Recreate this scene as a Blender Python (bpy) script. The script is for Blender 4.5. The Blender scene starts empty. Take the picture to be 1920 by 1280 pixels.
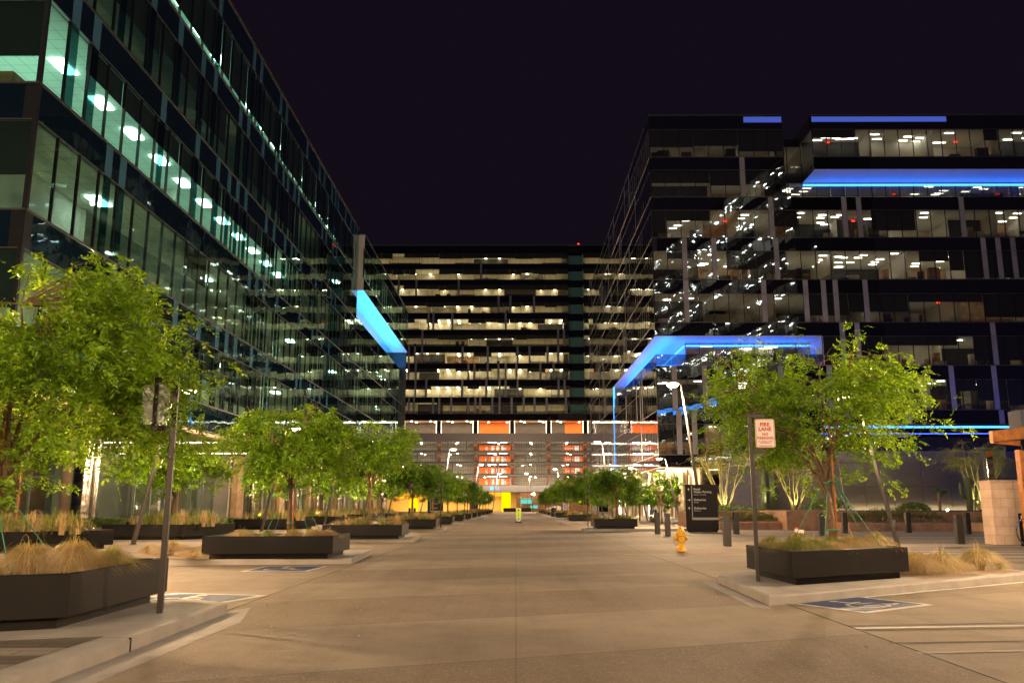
import bpy, math, random
import numpy as np
from mathutils import Vector, Matrix
C = bpy.context.scene.collection
R_ = math.radians
PI = math.pi

# ------------------------------------------------------------------ helpers
class MB:
    """collects faces of several materials and links them as one mesh object"""
    def __init__(s): s.v = []; s.f = []; s.m = []; s.sm = []
    def add(s, vs, fs, mi=0, smooth=False):
        o = len(s.v); s.v += [tuple(v) for v in vs]
        for f in fs: s.f.append([i + o for i in f]); s.m.append(mi); s.sm.append(smooth)
    def quad(s, a, b, c, d, mi=0): s.add([a, b, c, d], [(0, 1, 2, 3)], mi)
    def box(s, x0, x1, y0, y1, z0, z1, mi=0):
        v = [(x0,y0,z0),(x1,y0,z0),(x1,y1,z0),(x0,y1,z0),(x0,y0,z1),(x1,y0,z1),(x1,y1,z1),(x0,y1,z1)]
        s.add(v, [(0,3,2,1),(4,5,6,7),(0,1,5,4),(1,2,6,5),(2,3,7,6),(3,0,4,7)], mi)
    def prism(s, poly, z0, z1, mi=0, top=None):
        n = len(poly); v = [(p[0],p[1],z0) for p in poly] + [(p[0],p[1],z1) for p in poly]
        a = sum(poly[i][0]*poly[(i+1)%n][1]-poly[(i+1)%n][0]*poly[i][1] for i in range(n))
        fs = [tuple(range(n))[::-1]]; tf = tuple(range(n, 2*n))
        sd = [(i,(i+1)%n,(i+1)%n+n,i+n) for i in range(n)]
        if a < 0: fs = [f[::-1] for f in fs]; tf = tf[::-1]; sd = [f[::-1] for f in sd]
        s.add(v, fs + sd, mi); 
        o = len(s.v) - 2*n
        s.f.append([o+i for i in tf]); s.m.append(mi if top is None else top); s.sm.append(False)
    def tube(s, pts, rs, n=8, mi=0, caps=True, smooth=True):
        pts = [Vector(p) for p in pts]; vs = []; fs = []
        if not hasattr(rs, '__len__'): rs = [rs]*len(pts)
        pv = None
        for i, p in enumerate(pts):
            d = (pts[min(i+1,len(pts)-1)] - pts[max(i-1,0)])
            d = d.normalized() if d.length > 1e-9 else Vector((0,0,1))
            if pv is None: a = d.orthogonal().normalized()
            else:
                a = pv - d*pv.dot(d); a = a.normalized() if a.length > 1e-6 else d.orthogonal().normalized()
            pv = a; b = d.cross(a)
            for k in range(n):
                t = 2*PI*k/n; vs.append(p + (a*math.cos(t) + b*math.sin(t))*rs[i])
        for i in range(len(pts)-1):
            for k in range(n):
                k2 = (k+1)%n; fs.append((i*n+k, i*n+k2, (i+1)*n+k2, (i+1)*n+k))
        s.add(vs, fs, mi, smooth)
        if caps:
            o = len(s.v)-len(vs)
            s.f.append([o+k for k in range(n)][::-1]); s.m.append(mi); s.sm.append(False)
            s.f.append([o+(len(pts)-1)*n+k for k in range(n)]); s.m.append(mi); s.sm.append(False)
    def lathe(s, prof, c=(0,0,0), n=20, mi=0, smooth=True):
        vs = []; fs = []
        for (r, z) in prof:
            for k in range(n):
                t = 2*PI*k/n; vs.append((c[0]+r*math.cos(t), c[1]+r*math.sin(t), c[2]+z))
        for i in range(len(prof)-1):
            for k in range(n):
                k2 = (k+1)%n; fs.append((i*n+k, i*n+k2, (i+1)*n+k2, (i+1)*n+k))
        s.add(vs, fs, mi, smooth)
    def build(s, name, mats, parent=None, bevel=0, loc=None, seg=1):
        if not isinstance(mats, (list, tuple)): mats = [mats]
        me = bpy.data.meshes.new(name); me.from_pydata(s.v, [], s.f)
        for m in mats: me.materials.append(m)
        me.polygons.foreach_set('material_index', s.m); me.polygons.foreach_set('use_smooth', s.sm)
        me.update(); o = bpy.data.objects.new(name, me); C.objects.link(o)
        if parent: o.parent = parent
        if loc: o.location = loc
        if bevel:
            b = o.modifiers.new('bevel', 'BEVEL'); b.width = bevel; b.segments = seg; b.limit_method = 'ANGLE'
        return o
def tag(o, label=None, cat=None, group=None, kind=None):
    if label: o['label'] = label
    if cat: o['category'] = cat
    if group: o['group'] = group
    if kind: o['kind'] = kind
    return o
def empty(name, loc=(0,0,0), rz=0, label=None, cat=None, group=None):
    o = bpy.data.objects.new(name, None); C.objects.link(o); o.location = loc; o.rotation_euler = (0,0,rz)
    return tag(o, label, cat, group)
def copy_tree(o, parent=None):
    c = o.copy(); C.objects.link(c); c.parent = parent
    for ch in list(o.children): copy_tree(ch, c)
    return c

# ------------------------------------------------------------------ materials
class N:
    def __init__(s, name):
        s.m = bpy.data.materials.new(name); s.m.use_nodes = True; s.t = s.m.node_tree; s.t.nodes.clear()
        s.out = s.t.nodes.new('ShaderNodeOutputMaterial')
    def n(s, typ, **kw):
        nd = s.t.nodes.new('ShaderNode'+typ)
        for k, v in kw.items():
            if k in nd.inputs.keys() or isinstance(k, int): s.set(nd, k, v)
            else: setattr(nd, k, v)
        return nd
    def set(s, nd, k, v):
        if isinstance(v, bpy.types.NodeSocket): s.t.links.new(v, nd.inputs[k])
        else: nd.inputs[k].default_value = v
    def math(s, op, a, b=None, c=None):
        nd = s.t.nodes.new('ShaderNodeMath'); nd.operation = op
        for i, v in enumerate((a, b, c)):
            if v is not None: s.set(nd, i, v)
        return nd.outputs[0]
    def mix(s, f, a, b, blend='MIX'):
        nd = s.t.nodes.new('ShaderNodeMix'); nd.data_type = 'RGBA'; nd.blend_type = blend
        s.set(nd, 0, f); s.set(nd, 6, a); s.set(nd, 7, b); return nd.outputs[2]
    def ramp(s, f, stops):
        nd = s.t.nodes.new('ShaderNodeValToRGB'); s.set(nd, 0, f); e = nd.color_ramp.elements
        while len(e) < len(stops): e.new(0.5)
        for i, (p, c) in enumerate(stops): e[i].position = p; e[i].color = c4(c)
        return nd.outputs[0]
    def obj(s): return s.n('TexCoord').outputs['Object']
    def noise(s, vec, scale, detail=3, rough=.5, fac=True):
        nd = s.n('TexNoise'); s.set(nd, 'Vector', vec); nd.inputs['Scale'].default_value = scale
        nd.inputs['Detail'].default_value = detail; nd.inputs['Roughness'].default_value = rough
        return nd.outputs['Fac' if fac else 'Color']
    def bump(s, h, dist, strength=1, normal=None):
        nd = s.n('Bump'); nd.inputs['Distance'].default_value = dist; nd.inputs['Strength'].default_value = strength
        s.set(nd, 'Height', h)
        if normal is not None: s.set(nd, 'Normal', normal)
        return nd.outputs[0]
    def done(s, sock): s.t.links.new(sock, s.out.inputs[0]); return s.m
def c4(c):
    if not hasattr(c, '__len__'): c = (c, c, c)
    return (c[0], c[1], c[2], 1) if len(c) == 3 else c
def pm(name, col, rough=.6, metal=0, var=.15, vs=3., bumpd=0, bs=40, spec=.5, emit=None, es=0, coat=0):
    n = N(name); o = n.obj(); b = n.n('BsdfPrincipled')
    f = n.noise(o, vs, 4, .6)
    lo = tuple(max(0, c*(1-var)) for c in c4(col)[:3]); hi = tuple(c*(1+var) for c in c4(col)[:3])
    n.set(b, 'Base Color', n.ramp(f, [(.3, lo), (.7, hi)]))
    b.inputs['Roughness'].default_value = rough; b.inputs['Metallic'].default_value = metal
    b.inputs['Specular IOR Level'].default_value = spec; b.inputs['Coat Weight'].default_value = coat
    if bumpd: n.set(b, 'Normal', n.bump(n.noise(o, bs, 3), bumpd))
    if emit: b.inputs['Emission Color'].default_value = c4(emit); b.inputs['Emission Strength'].default_value = es
    return n.done(b.outputs[0])
def em(name, col, strength, sample=False):
    n = N(name); e = n.n('Emission'); e.inputs[0].default_value = c4(col); e.inputs[1].default_value = strength
    m = n.done(e.outputs[0])
    if not sample: m.cycles.emission_sampling = 'NONE'
    return m
def glass(name, tint, refl=(.9,.95,1), base=.10, wob=.004, opaque=None, ws=.8, pane=1.45, power=3.5):
    """curtain wall glass: reflecting coat over a tinted clear (or opaque, for spandrels) body, slightly wavy"""
    n = N(name); o = n.obj()
    lw = n.n('LayerWeight'); lw.inputs[0].default_value = .5
    p = n.math('POWER', lw.outputs['Facing'], power)
    f = n.math('MULTIPLY_ADD', p, 1-base, base)
    h = n.noise(o, ws, 2, .4)
    h2 = n.noise(o, ws*.22, 1, .4)
    bm = n.bump(n.math('ADD', h, n.math('MULTIPLY', h2, 3.0)), wob)
    g = n.n('BsdfGlossy'); g.inputs['Color'].default_value = c4(refl); g.inputs['Roughness'].default_value = .012
    n.set(g, 'Normal', bm)
    if opaque: t = n.n('BsdfDiffuse'); t.inputs[0].default_value = c4(opaque)
    else: t = n.n('BsdfTransparent'); t.inputs[0].default_value = c4(tint)
    m = n.n('MixShader'); n.set(m, 0, f); n.set(m, 1, t.outputs[0]); n.set(m, 2, g.outputs[0])
    return n.done(m.outputs[0])

M = {}
def street_mat(name, mode):
    n = N(name); o = n.obj(); sp = n.n('SeparateXYZ'); n.set(sp, 0, o); x, y = sp.outputs[0], sp.outputs[1]
    b = n.n('BsdfPrincipled')
    big = n.noise(o, .22, 4, .6); mid = n.noise(o, 1.3, 5, .65); fine = n.noise(o, 60, 3, .6)
    smooth = n.ramp(mid, [(.3, (.25,.20,.15)), (.52, (.32,.26,.195)), (.75, (.37,.305,.235))])
    vor = n.n('TexVoronoi'); n.set(vor, 'Vector', o); vor.inputs['Scale'].default_value = 75
    aggc = n.ramp(vor.outputs['Color'], [(0., (.05,.038,.026)), (.35, (.15,.11,.075)), (.8, (.26,.20,.14)), (1., (.62,.52,.40))])
    agg = n.mix(.40, aggc, n.ramp(mid, [(.3, (.17,.13,.09)), (.7, (.27,.21,.15))]))
    # slanted bands of smooth concrete and exposed aggregate
    s = n.math('SUBTRACT', y, n.math('MULTIPLY', x, .40 if mode == 0 else .5))
    if mode == 0:
        u = n.math('DIVIDE', n.math('SUBTRACT', s, 7.75), 5.75)
        fr = n.math('FRACT', u)
        fac = n.math('GREATER_THAN', fr, .5)
        edge = n.math('MINIMUM', n.math('ABSOLUTE', n.math('SUBTRACT', fr, .5)), n.math('MINIMUM', fr, n.math('SUBTRACT', 1., fr)))
        line = n.math('LESS_THAN', edge, .0016)
        col = n.mix(fac, smooth, agg)
        cj = n.math('LESS_THAN', n.math('ABSOLUTE', x), .006)
        line = n.math('MAXIMUM', line, n.math('MULTIPLY', cj, .6))
    elif mode == 1:   # parking bays: pale concrete with a few darker paver bands
        u = n.math('FRACT', n.math('DIVIDE', s, 6.1))
        fac = n.math('MULTIPLY', n.math('GREATER_THAN', u, .62), .75)
        col = n.mix(fac, smooth, n.mix(.5, agg, smooth))
        line = n.math('LESS_THAN', n.math('ABSOLUTE', n.math('SUBTRACT', u, .62)), .002)
    else:             # plaza: long boards of dark, tan and pale pavers
        sy = n.math('ADD', y, n.math('MULTIPLY', x, -.06))
        w = n.n('TexWhiteNoise'); w.noise_dimensions = '1D'; n.set(w, 'W', n.math('FLOOR', n.math('MULTIPLY', sy, 2.6)))
        st = n.ramp(w.outputs['Value'], [(0., (.075,.065,.06)), (.3, (.12,.105,.095)), (.45, (.24,.21,.18)), (.8, (.30,.265,.23)), (1., (.34,.30,.26))])
        col = n.mix(.25, st, smooth)
        br = n.n('TexBrick'); n.set(br, 'Vector', o); br.inputs['Scale'].default_value = 1.; br.inputs['Mortar Size'].default_value = .012
        br.inputs['Brick Width'].default_value = .8; br.inputs['Row Height'].default_value = .1923; br.inputs['Color1'].default_value = (1,1,1,1); br.inputs['Color2'].default_value = (.82,.82,.82,1); br.inputs['Mortar'].default_value = (.45,.43,.4,1)
        col = n.mix(.8, col, br.outputs['Color'], 'MULTIPLY')
        line = 0.
    if mode == 0:
        wa = n.noise(o, .8, 3, .7); col = n.mix(n.ramp(wa, [(.38, .35), (.65, .72)]), col, n.mix(.5, smooth, agg))
    col = n.mix(n.math('MULTIPLY', line, .75), col, (.05,.045,.04,1))
    col = n.mix(n.ramp(big, [(.42, 0.), (.75, .5)]), col, n.mix(1., col, (.62,.58,.55,1), 'MULTIPLY'))
    sp2 = n.noise(o, 7, 2, .5)
    col = n.mix(n.ramp(sp2, [(.70, 0.), (.76, .5)]), col, n.mix(1., col, (.6,.57,.55,1), 'MULTIPLY'))
    n.set(b, 'Base Color', col)
    # broom finish, tyre tracks, oil spots and gum marks
    mp = n.n('Mapping'); n.set(mp, 0, o); mp.inputs['Scale'].default_value = (1.2, 34, 1); mp.inputs['Rotation'].default_value = (0,0,R_(22))
    broom = n.noise(mp.outputs[0], 1.6, 3, .6)
    mp2 = n.n('Mapping'); n.set(mp2, 0, o); mp2.inputs['Scale'].default_value = (2.2, .10, 1)
    tyre = n.noise(mp2.outputs[0], 1.0, 4, .7)
    col = n.mix(n.ramp(broom, [(.42, 0.), (.72, .32)]), col, n.mix(1., col, (.66,.62,.58,1), 'MULTIPLY'))
    if mode < 2: col = n.mix(n.ramp(tyre, [(.50, 0.), (.72, .42)]), col, n.mix(1., col, (.60,.56,.52,1), 'MULTIPLY'))
    vo = n.n('TexVoronoi'); n.set(vo, 'Vector', o); vo.inputs['Scale'].default_value = 2.6
    gum = n.math('MULTIPLY', n.math('LESS_THAN', vo.outputs['Distance'], .045), .55)
    col = n.mix(gum, col, (.06,.05,.04,1))
    fl = n.noise(o, 28, 3, .7)
    col = n.mix(n.ramp(fl, [(.35, .30), (.5, 0.)]), col, n.mix(1., col, (.6,.56,.5,1), 'MULTIPLY'))
    n.set(b, 'Base Color', col)
    n.set(b, 'Roughness', n.math('MULTIPLY_ADD', mid, .25, .62)); b.inputs['Specular IOR Level'].default_value = .28
    hb = n.math('ADD', n.math('ADD', n.math('MULTIPLY', fine, .5), n.math('MULTIPLY', vor.outputs['Distance'], .6)), n.math('MULTIPLY', broom, .7))
    n.set(b, 'Normal', n.bump(hb, .004, .9))
    return n.done(b.outputs[0])
M['street'] = street_mat('street_concrete', 0)
M['bay'] = street_mat('parking_concrete', 1)
M['plaza'] = street_mat('plaza_pavers', 2)
M['kerb'] = pm('kerb_concrete', (.34,.31,.275), .75, var=.14, vs=2.5, bumpd=.003, bs=60)
M['paint'] = pm('white_paint', (.62,.59,.54), .6, var=.22, vs=9)
M['blue_paint'] = pm('blue_paint', (.028,.050,.13), .6, var=.25, vs=6, bumpd=.002, bs=50)
M['red_paint'] = pm('red_kerb_paint', (.45,.07,.05), .6, var=.3, vs=8)
M['planter'] = pm('black_powder_coat', (.0060,.0050,.0048), .5, var=.5, vs=2.2, bumpd=.0008, bs=8, spec=.22)
M['soil'] = pm('planting_soil', (.10,.07,.045), .95, var=.5, vs=12, bumpd=.02, bs=20)
M['gravel'] = pm('decomposed_granite', (.34,.25,.16), .95, var=.35, vs=30, bumpd=.01, bs=60)
M['post'] = pm('dark_bronze_paint', (.016,.012,.011), .45, var=.25, vs=5)
M['pole'] = pm('grey_pole_paint', (.14,.13,.12), .45, metal=.2, var=.1)
M['dark'] = pm('charcoal_metal', (.006,.006,.007), .5, var=.2, spec=.15)
M['steel'] = None
M['hydrant'] = pm('yellow_enamel', (.78,.42,.015), .38, var=.12, vs=10, bumpd=.001, bs=60, coat=.3)
M['signw'] = pm('sign_face', (.78,.72,.68), .45, var=.05)
M['signback'] = pm('sign_back_aluminium', (.50,.56,.52), .4, metal=.3, var=.08)
M['signred'] = pm('sign_red', (.55,.03,.03), .5, var=.08)
M['signwhite'] = pm('sign_letter_white', (.62,.60,.58), .5, var=.05)
M['signgreyband'] = pm('sign_grey_band', (.18,.18,.19), .45, metal=.4, var=.1)
M['lime'] = pm('fluorescent_lime', (.55,.85,.01), .5, var=.05, emit=(.55,.9,.0), es=.12)
M['black'] = pm('black_rubber', (.012,.012,.012), .7)
M['orange'] = pm('cone_orange', (.85,.13,.02), .5)
M['wood'] = pm('stained_wood', (.42,.16,.045), .5, var=.35, vs=6, bumpd=.002, bs=20)
M['bark'] = pm('young_bark', (.15,.095,.06), .85, var=.4, vs=14, bumpd=.006, bs=40)
M['pale_bark'] = pm('pale_green_bark', (.36,.34,.13), .7, var=.25, vs=10)
M['greentie'] = pm('green_tie', (.03,.30,.18), .6)
M['terra'] = pm('tan_stone_cladding', (.24,.135,.085), .8, var=.3, vs=2.5, bumpd=.006, bs=25)
M['garage_fascia'] = pm('grey_precast', (.20,.19,.205), .6, var=.08)
M['ceil'] = None
def leaf_mat(name, a, b_, c_, trans=.35, gl=.35):
    n = N(name); o = n.obj(); f = n.noise(o, 14, 3, .7); g = n.noise(o, 1.9, 3, .6)
    ge = n.n('NewGeometry'); ri = ge.outputs['Random Per Island']; col = n.ramp(n.math('ADD', n.math('MULTIPLY', f, .45), n.math('MULTIPLY', ri, .55)), [(.18, tuple(v*.7 for v in a)), (.46, b_), (.80, c_)])
    col = n.mix(n.ramp(g, [(.38, 0.), (.62, .7)]), col, c4(a))
    p = n.n('BsdfPrincipled'); n.set(p, 'Base Color', col); p.inputs['Roughness'].default_value = gl
    t = n.n('BsdfTranslucent'); n.set(t, 0, n.mix(1., col, (1.5,1.3,.5,1), 'MULTIPLY'))
    m = n.n('MixShader'); m.inputs[0].default_value = trans; n.set(m, 1, p.outputs[0]); n.set(m, 2, t.outputs[0])
    return n.done(m.outputs[0])
M['leaf'] = leaf_mat('pistache_leaves', (.08,.17,.008), (.22,.42,.016), (.42,.66,.07), .45)
M['leafd'] = leaf_mat('deep_green_leaves', (.04,.10,.010), (.10,.24,.014), (.22,.38,.035), .4)
M['leafy'] = leaf_mat('fine_desert_leaves', (.10,.13,.02), (.19,.21,.03), (.28,.28,.05))
M['straw'] = leaf_mat('dry_grass_blades', (.34,.23,.11), (.60,.44,.23), (.80,.66,.40), .3, .6)
M['grassg'] = leaf_mat('green_grass_blades', (.12,.18,.03), (.24,.29,.05), (.45,.40,.12), .3, .5)
M['shrub'] = leaf_mat('ground_cover_leaves', (.04,.09,.012), (.09,.16,.02), (.16,.23,.04), .25, .4)
M['redplant'] = leaf_mat('reddish_bloom', (.10,.05,.02), (.22,.07,.03), (.12,.10,.03), .2, .6)
M['cactus'] = pm('cactus_skin', (.09,.12,.05), .7, var=.3, vs=8)
def steel_mat(name, col, rough, wav=.02, vs=.5):
    n = N(name); o = n.obj(); mp = n.n('Mapping'); n.set(mp, 0, o); mp.inputs['Scale'].default_value = (vs, vs, 1.6)
    b = n.n('BsdfPrincipled'); n.set(b, 'Base Color', c4(col)); b.inputs['Metallic'].default_value = 1; b.inputs['Roughness'].default_value = rough
    n.set(b, 'Normal', n.bump(n.noise(mp.outputs[0], 1.2, 2, .5), wav)); return n.done(b.outputs[0])
M['steel'] = steel_mat('polished_steel_cladding', (.60,.55,.50), .16)
M['bronze'] = steel_mat('bronze_steel_cladding', (.42,.36,.27), .34, .03)
M['mirror'] = steel_mat('mirror_steel', (.7,.68,.66), .06, .03)
def ceil_mat(name, col, grid=.61):
    n = N(name); o = n.obj(); br = n.n('TexBrick'); n.set(br, 'Vector', o); br.offset = 0
    for k, v in (('Scale', 1.), ('Mortar Size', .012), ('Brick Width', grid), ('Row Height', grid)): br.inputs[k].default_value = v
    br.inputs['Color1'].default_value = c4(col); br.inputs['Color2'].default_value = c4(tuple(c*.94 for c in col)); br.inputs['Mortar'].default_value = c4(tuple(c*.45 for c in col))
    b = n.n('BsdfPrincipled'); n.set(b, 'Base Color', br.outputs['Color']); b.inputs['Roughness'].default_value = .85; return n.done(b.outputs[0])
M['ceil'] = ceil_mat('ceiling_tiles', (.72,.75,.70))
M['inwall'] = pm('office_wall_paint', (.55,.52,.45), .8, var=.12, vs=.5)
M['infloor'] = pm('office_carpet', (.10,.10,.10), .9)
M['indark'] = pm('unlit_office', (.05,.05,.055), .9)
M['woodwall'] = pm('timber_feature_wall', (.42,.27,.15), .6, var=.3, vs=1.5)
M['shade'] = pm('roller_shade_cloth', (.028,.032,.034), .9, var=.1)
M['mull'] = pm('black_mullion', (.012,.013,.015), .35, spec=.4)
M['slabline'] = pm('anodised_sill', (.13,.12,.125), .3, metal=.6)
M['panelL'] = None
M['panelR'] = pm('grey_fin_panel', (.20,.195,.235), .4, var=.2, vs=.6)
M['panelC'] = pm('grey_blue_fin_panel', (.13,.13,.17), .4, var=.2, vs=.6)
M['glassL'] = glass('teal_vision_glass', (.60,.84,.75), (.62,.92,.92), .20, .0030)
M['glassR'] = glass('neutral_vision_glass', (.74,.74,.70), (.9,.92,1), .30, .0048)
M['glassC'] = glass('clear_vision_glass', (.80,.80,.76), (.9,.92,1), .07, .003)
M['panelL'] = glass('teal_fritted_glass', (.34,.50,.52), (.6,.9,.95), .16, .003)
M['panelLs'] = glass('teal_fin_panel', None, (.6,.9,.95), .12, .003, opaque=(.055,.15,.25))
M['spanL'] = glass('teal_spandrel_glass', None, (.6,.9,.95), .17, .0035, opaque=(.004,.012,.024))
M['spanR'] = glass('black_spandrel_glass', None, (.9,.92,1), .30, .0048, opaque=(.006,.006,.009))
M['spanC'] = glass('dark_spandrel_glass', None, (.9,.92,1), .07, .003, opaque=(.006,.006,.010))
M['lobbyglass'] = glass('lobby_glass', (.60,.72,.66), (.9,.95,.95), .30, .002)
M['fixt'] = em('troffer_light', (.80,1.,.86), 14)
M['fixtw'] = em('warm_troffer_light', (1.,.84,.50), 22)
M['fixtnb'] = em('bright_troffer_light', (.92,1.,.92), 20)
M['fixtn'] = em('neutral_troffer_light', (1.,.93,.78), 11)
M['exit'] = em('exit_sign_red', (1.,.03,.02), 3)
M['led'] = em('white_led_strip', (1.,.84,.66), 6)
M['lampglow'] = em('lamp_lens', (1.,.80,.52), 60)
M['dot'] = em('downlight', (1.,.86,.62), 30)
M['string'] = em('string_light_bulbs', (1.,.78,.5), 6)
M['blueled'] = em('blue_led_strip', (.06,.34,1.), 2.2)
M['lampbowl'] = em('lamp_bowl', (1.,.80,.52), 25)
M['soffit_white'] = pm('white_soffit_panel', (.40,.42,.46), .35, var=.04, vs=1.)
M['yellowglow'] = em('yellow_glow_wall', (1.,.60,.0), 1.5, True)
M['tealscreen'] = em('teal_screen', (.20,.75,.62), .9)
M['screenblue'] = em('tv_screen', (.25,.6,1.), 1.4)
M['orangewall'] = pm('orange_wall_paint', (.85,.16,.012), .6, var=.05)
M['rustcol'] = pm('rust_column', (.22,.07,.035), .7, var=.2)
M['garwall'] = pm('garage_wall', (.52,.48,.40), .8, var=.12, vs=.3)
M['garfl'] = pm('garage_slab', (.22,.21,.22), .7)
M['garpost'] = pm('lilac_grey_steel', (.17,.165,.21), .5)
M['mesh'] = pm('dark_rail_mesh', (.03,.03,.03), .6)
M['doorw'] = pm('pale_door', (.70,.74,.78), .5)
M['white'] = pm('white_car_paint', (.72,.72,.72), .25, coat=.5)
M['carglass'] = pm('car_glass', (.02,.02,.025), .1)
M['tail'] = em('car_tail_red', (1.,.05,.02), 1.5)
M['lawn'] = leaf_mat('lawn_grass', (.08,.13,.015), (.13,.19,.02), (.18,.24,.03), .1, .7)
M['loggia'] = pm('loggia_beige', (.60,.46,.34), .7, var=.08)
M['loggiadark'] = pm('loggia_louvre', (.10,.08,.07), .7, var=.15)

# ------------------------------------------------------------------ world, camera
w = bpy.data.worlds.new("World"); bpy.context.scene.world = w; w.use_nodes = True
bg = w.node_tree.nodes['Background']; bg.inputs[0].default_value = (.0041,.0027,.0056,1); bg.inputs[1].default_value = 1.0
sc = bpy.context.scene
sc.view_settings.view_transform = 'Standard'; sc.view_settings.look = 'None'; sc.view_settings.exposure = .5; sc.view_settings.gamma = 1
cam = bpy.data.cameras.new('camera'); co = bpy.data.objects.new('camera', cam); C.objects.link(co); sc.camera = co
cam.sensor_width = 36; cam.lens = 1610/1920*36; cam.clip_end = 2000; cam.clip_start = .05
co.location = (0, 0, 1.28); co.rotation_euler = (PI/2 + math.atan(308.7/1610), 0, R_(.25))
cy = sc.cycles
cy.max_bounces = 9; cy.glossy_bounces = 5; cy.diffuse_bounces = 3; cy.transparent_max_bounces = 24; cy.transmission_bounces = 6
cy.sample_clamp_indirect = 3.0; cy.sample_clamp_direct = 0; cy.caustics_reflective = False; cy.caustics_refractive = False
cy.use_adaptive_sampling = True; cy.adaptive_threshold = .02; cy.use_denoising = True; cy.blur_glossy = .3

def light(kind, name, loc, energy, col, parent=None, rot=(0,0,0), size=None, size2=None, radius=None, spread=None, angle=None):
    l = bpy.data.lights.new(name, kind); l.energy = energy; l.color = col
    if kind == 'AREA':
        l.shape = 'RECTANGLE' if size2 else 'DISK'; l.size = size
        if size2: l.size_y = size2
        if spread: l.spread = spread
    if kind in ('POINT', 'SPOT'): l.shadow_soft_size = radius or .1
    if kind == 'SPOT': l.spot_size = angle or R_(90); l.spot_blend = .5
    if kind == 'SUN': l.angle = angle
    o = bpy.data.objects.new(name, l); C.objects.link(o); o.location = loc; o.rotation_euler = rot
    if parent: o.parent = parent
    return o
# faint sun lamp added in place of city glow, to lift the facades
light('SUN', 'city_glow_fill', (0, -20, 40), .22, (.80,.84,1.), rot=(R_(42), 0, R_(-22)), angle=R_(25))

# ------------------------------------------------------------------ ground
def sheet(name, poly, z, mat, kind='structure'):
    b = MB(); n = len(poly)
    a = sum(poly[i][0]*poly[(i+1)%n][1]-poly[(i+1)%n][0]*poly[i][1] for i in range(n))
    p = poly if a > 0 else poly[::-1]
    b.add([(x,y,z) for x, y in p], [tuple(range(n))]); return tag(b.build(name, mat), kind=kind)
sheet('ground', [(-600,-200),(600,-200),(600,900),(-600,900)], -.012, M['plaza'])
sheet('street', [(-3.62,-60),(3.62,-60),(3.62,190),(-3.62,190)], .0, M['street'])
sheet('parking_bay', [(-9.3,-60),(-3.62,-60),(-3.62,190),(-9.3,190)], -.004, M['bay'])
sheet('parking_bay', [(3.62,-60),(9.3,-60),(9.3,190),(3.62,190)], -.004, M['bay'])
sheet('cross_street', [(-120,190),(120,190),(120,206),(-120,206)], -.002, M['bay'])
sheet('lawn', [(-60,206),(60,206),(60,210.5),(-60,210.5)], .02, M['lawn'])

def kerb_strip(name, poly, lab=None):
    b = MB(); b.prism(poly, -.02, .125, 0); o = b.build(name, M['kerb'], bevel=.02); return tag(o, kind='structure')
# near left pavement corner
kerb_strip('pavement', [(-3.45,-8),(-3.45,7.6),(-3.52,10.9),(-4.1,11.35),(-9.3,9.3),(-9.3,-8)])
sheet('plaza_boards', [(-3.72,-8),(-3.72,8.1),(-9.3,6.3),(-9.3,-8)], .129, M['plaza'])
# left plaza
b = MB(); b.prism([(-9.3,-8),(-9.3,190),(-120,190),(-120,-8)], -.02, .12); tag(b.build('pavement', M['plaza']), kind='structure')
LROW = [(19.75,.13),(31.7,.05),(45.2,.02),(57,0),(69.5,0),(81,0),(92.5,0),(105,0),(118,0),(131,0),(144,0),(157,0)]
for y, s in LROW:
    kerb_strip('traffic_island', [(-3.72,y+.35),(-3.9,y+4.2),(-9.3,y+4.0-s*5.5),(-9.3,y+.15-s*5.5)])
RROW = [(46,.12),(68.5,.02),(91.5,0),(103,0),(116,0),(130,0),(144,0),(157,0)]
kerb_strip('traffic_island', [(3.33,11.75),(3.45,15.2),(4.2,16.35),(9.3,19.7),(9.3,15.9),(3.95,12.1)])
sheet('gravel_bed', [(6.55,14.3),(9.1,16.0),(9.1,19.0),(6.7,17.3)], .135, M['gravel'])
sheet('gravel_bed', [(-9.1,19.3),(-7.2,19.75),(-7.2,23.3),(-9.1,23.3)], .135, M['gravel'])
for y, s in RROW:
    kerb_strip('traffic_island', [(3.62,y-.35),(3.7,y+3.6),(9.3,y+3.6+s*5.5),(9.3,y-.35+s*5.5)])
for (x0,x1,y0,y1,z0,z1) in [(-3.50,-3.4475,8.05,8.055,.0,.1255),(-4.3,-3.45,8.05,8.055,.12,.1255)]:
    b = MB(); b.box(x0,x1,y0,y1,z0,z1); tag(b.build('kerb_joint', M['black']), kind='structure')
# painted lines
def line(pts, wd, z=.004, mat='paint', name='painted_line'):
    b = MB()
    for (a, c) in zip(pts[:-1], pts[1:]):
        a2, c2 = Vector(a), Vector(c); d = (c2-a2).normalized(); nn = Vector((-d.y, d.x))*wd/2
        b.quad((*(a2-nn),z),(*(c2-nn),z),(*(c2+nn),z),(*(a2+nn),z))
    return tag(b.build(name, M[mat]), kind='structure')
line([(3.75,11.95),(9.3,15.7)], .09)
sheet('gutter', [(-3.45,-8),(-3.10,-8),(-3.10,10.1),(-3.42,11.5),(-3.55,11.1)], .003, M['kerb'])
sheet('gutter', [(3.25,11.3),(3.3,11.9),(3.42,15.3),(3.2,15.3),(3.05,11.6)], .003, M['kerb'])
line([(-3.9,20.0),(-9.3,19.35)], .09)
line([(2.9,23.9),(7.3,23.7)], .08)
line([(4.75,24.3),(6.1,24.7)], .25, .006, 'red_paint')
for x in (-3.62, 3.62):
    b = MB(); b.box(x-.006, x+.006, -20, 190, -.002, .003); tag(b.build('gutter_joint', M['black']), kind='structure')
M['darkpaver'] = pm('dark_paver', (.075,.06,.05), .8, var=.3, vs=6)
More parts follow.
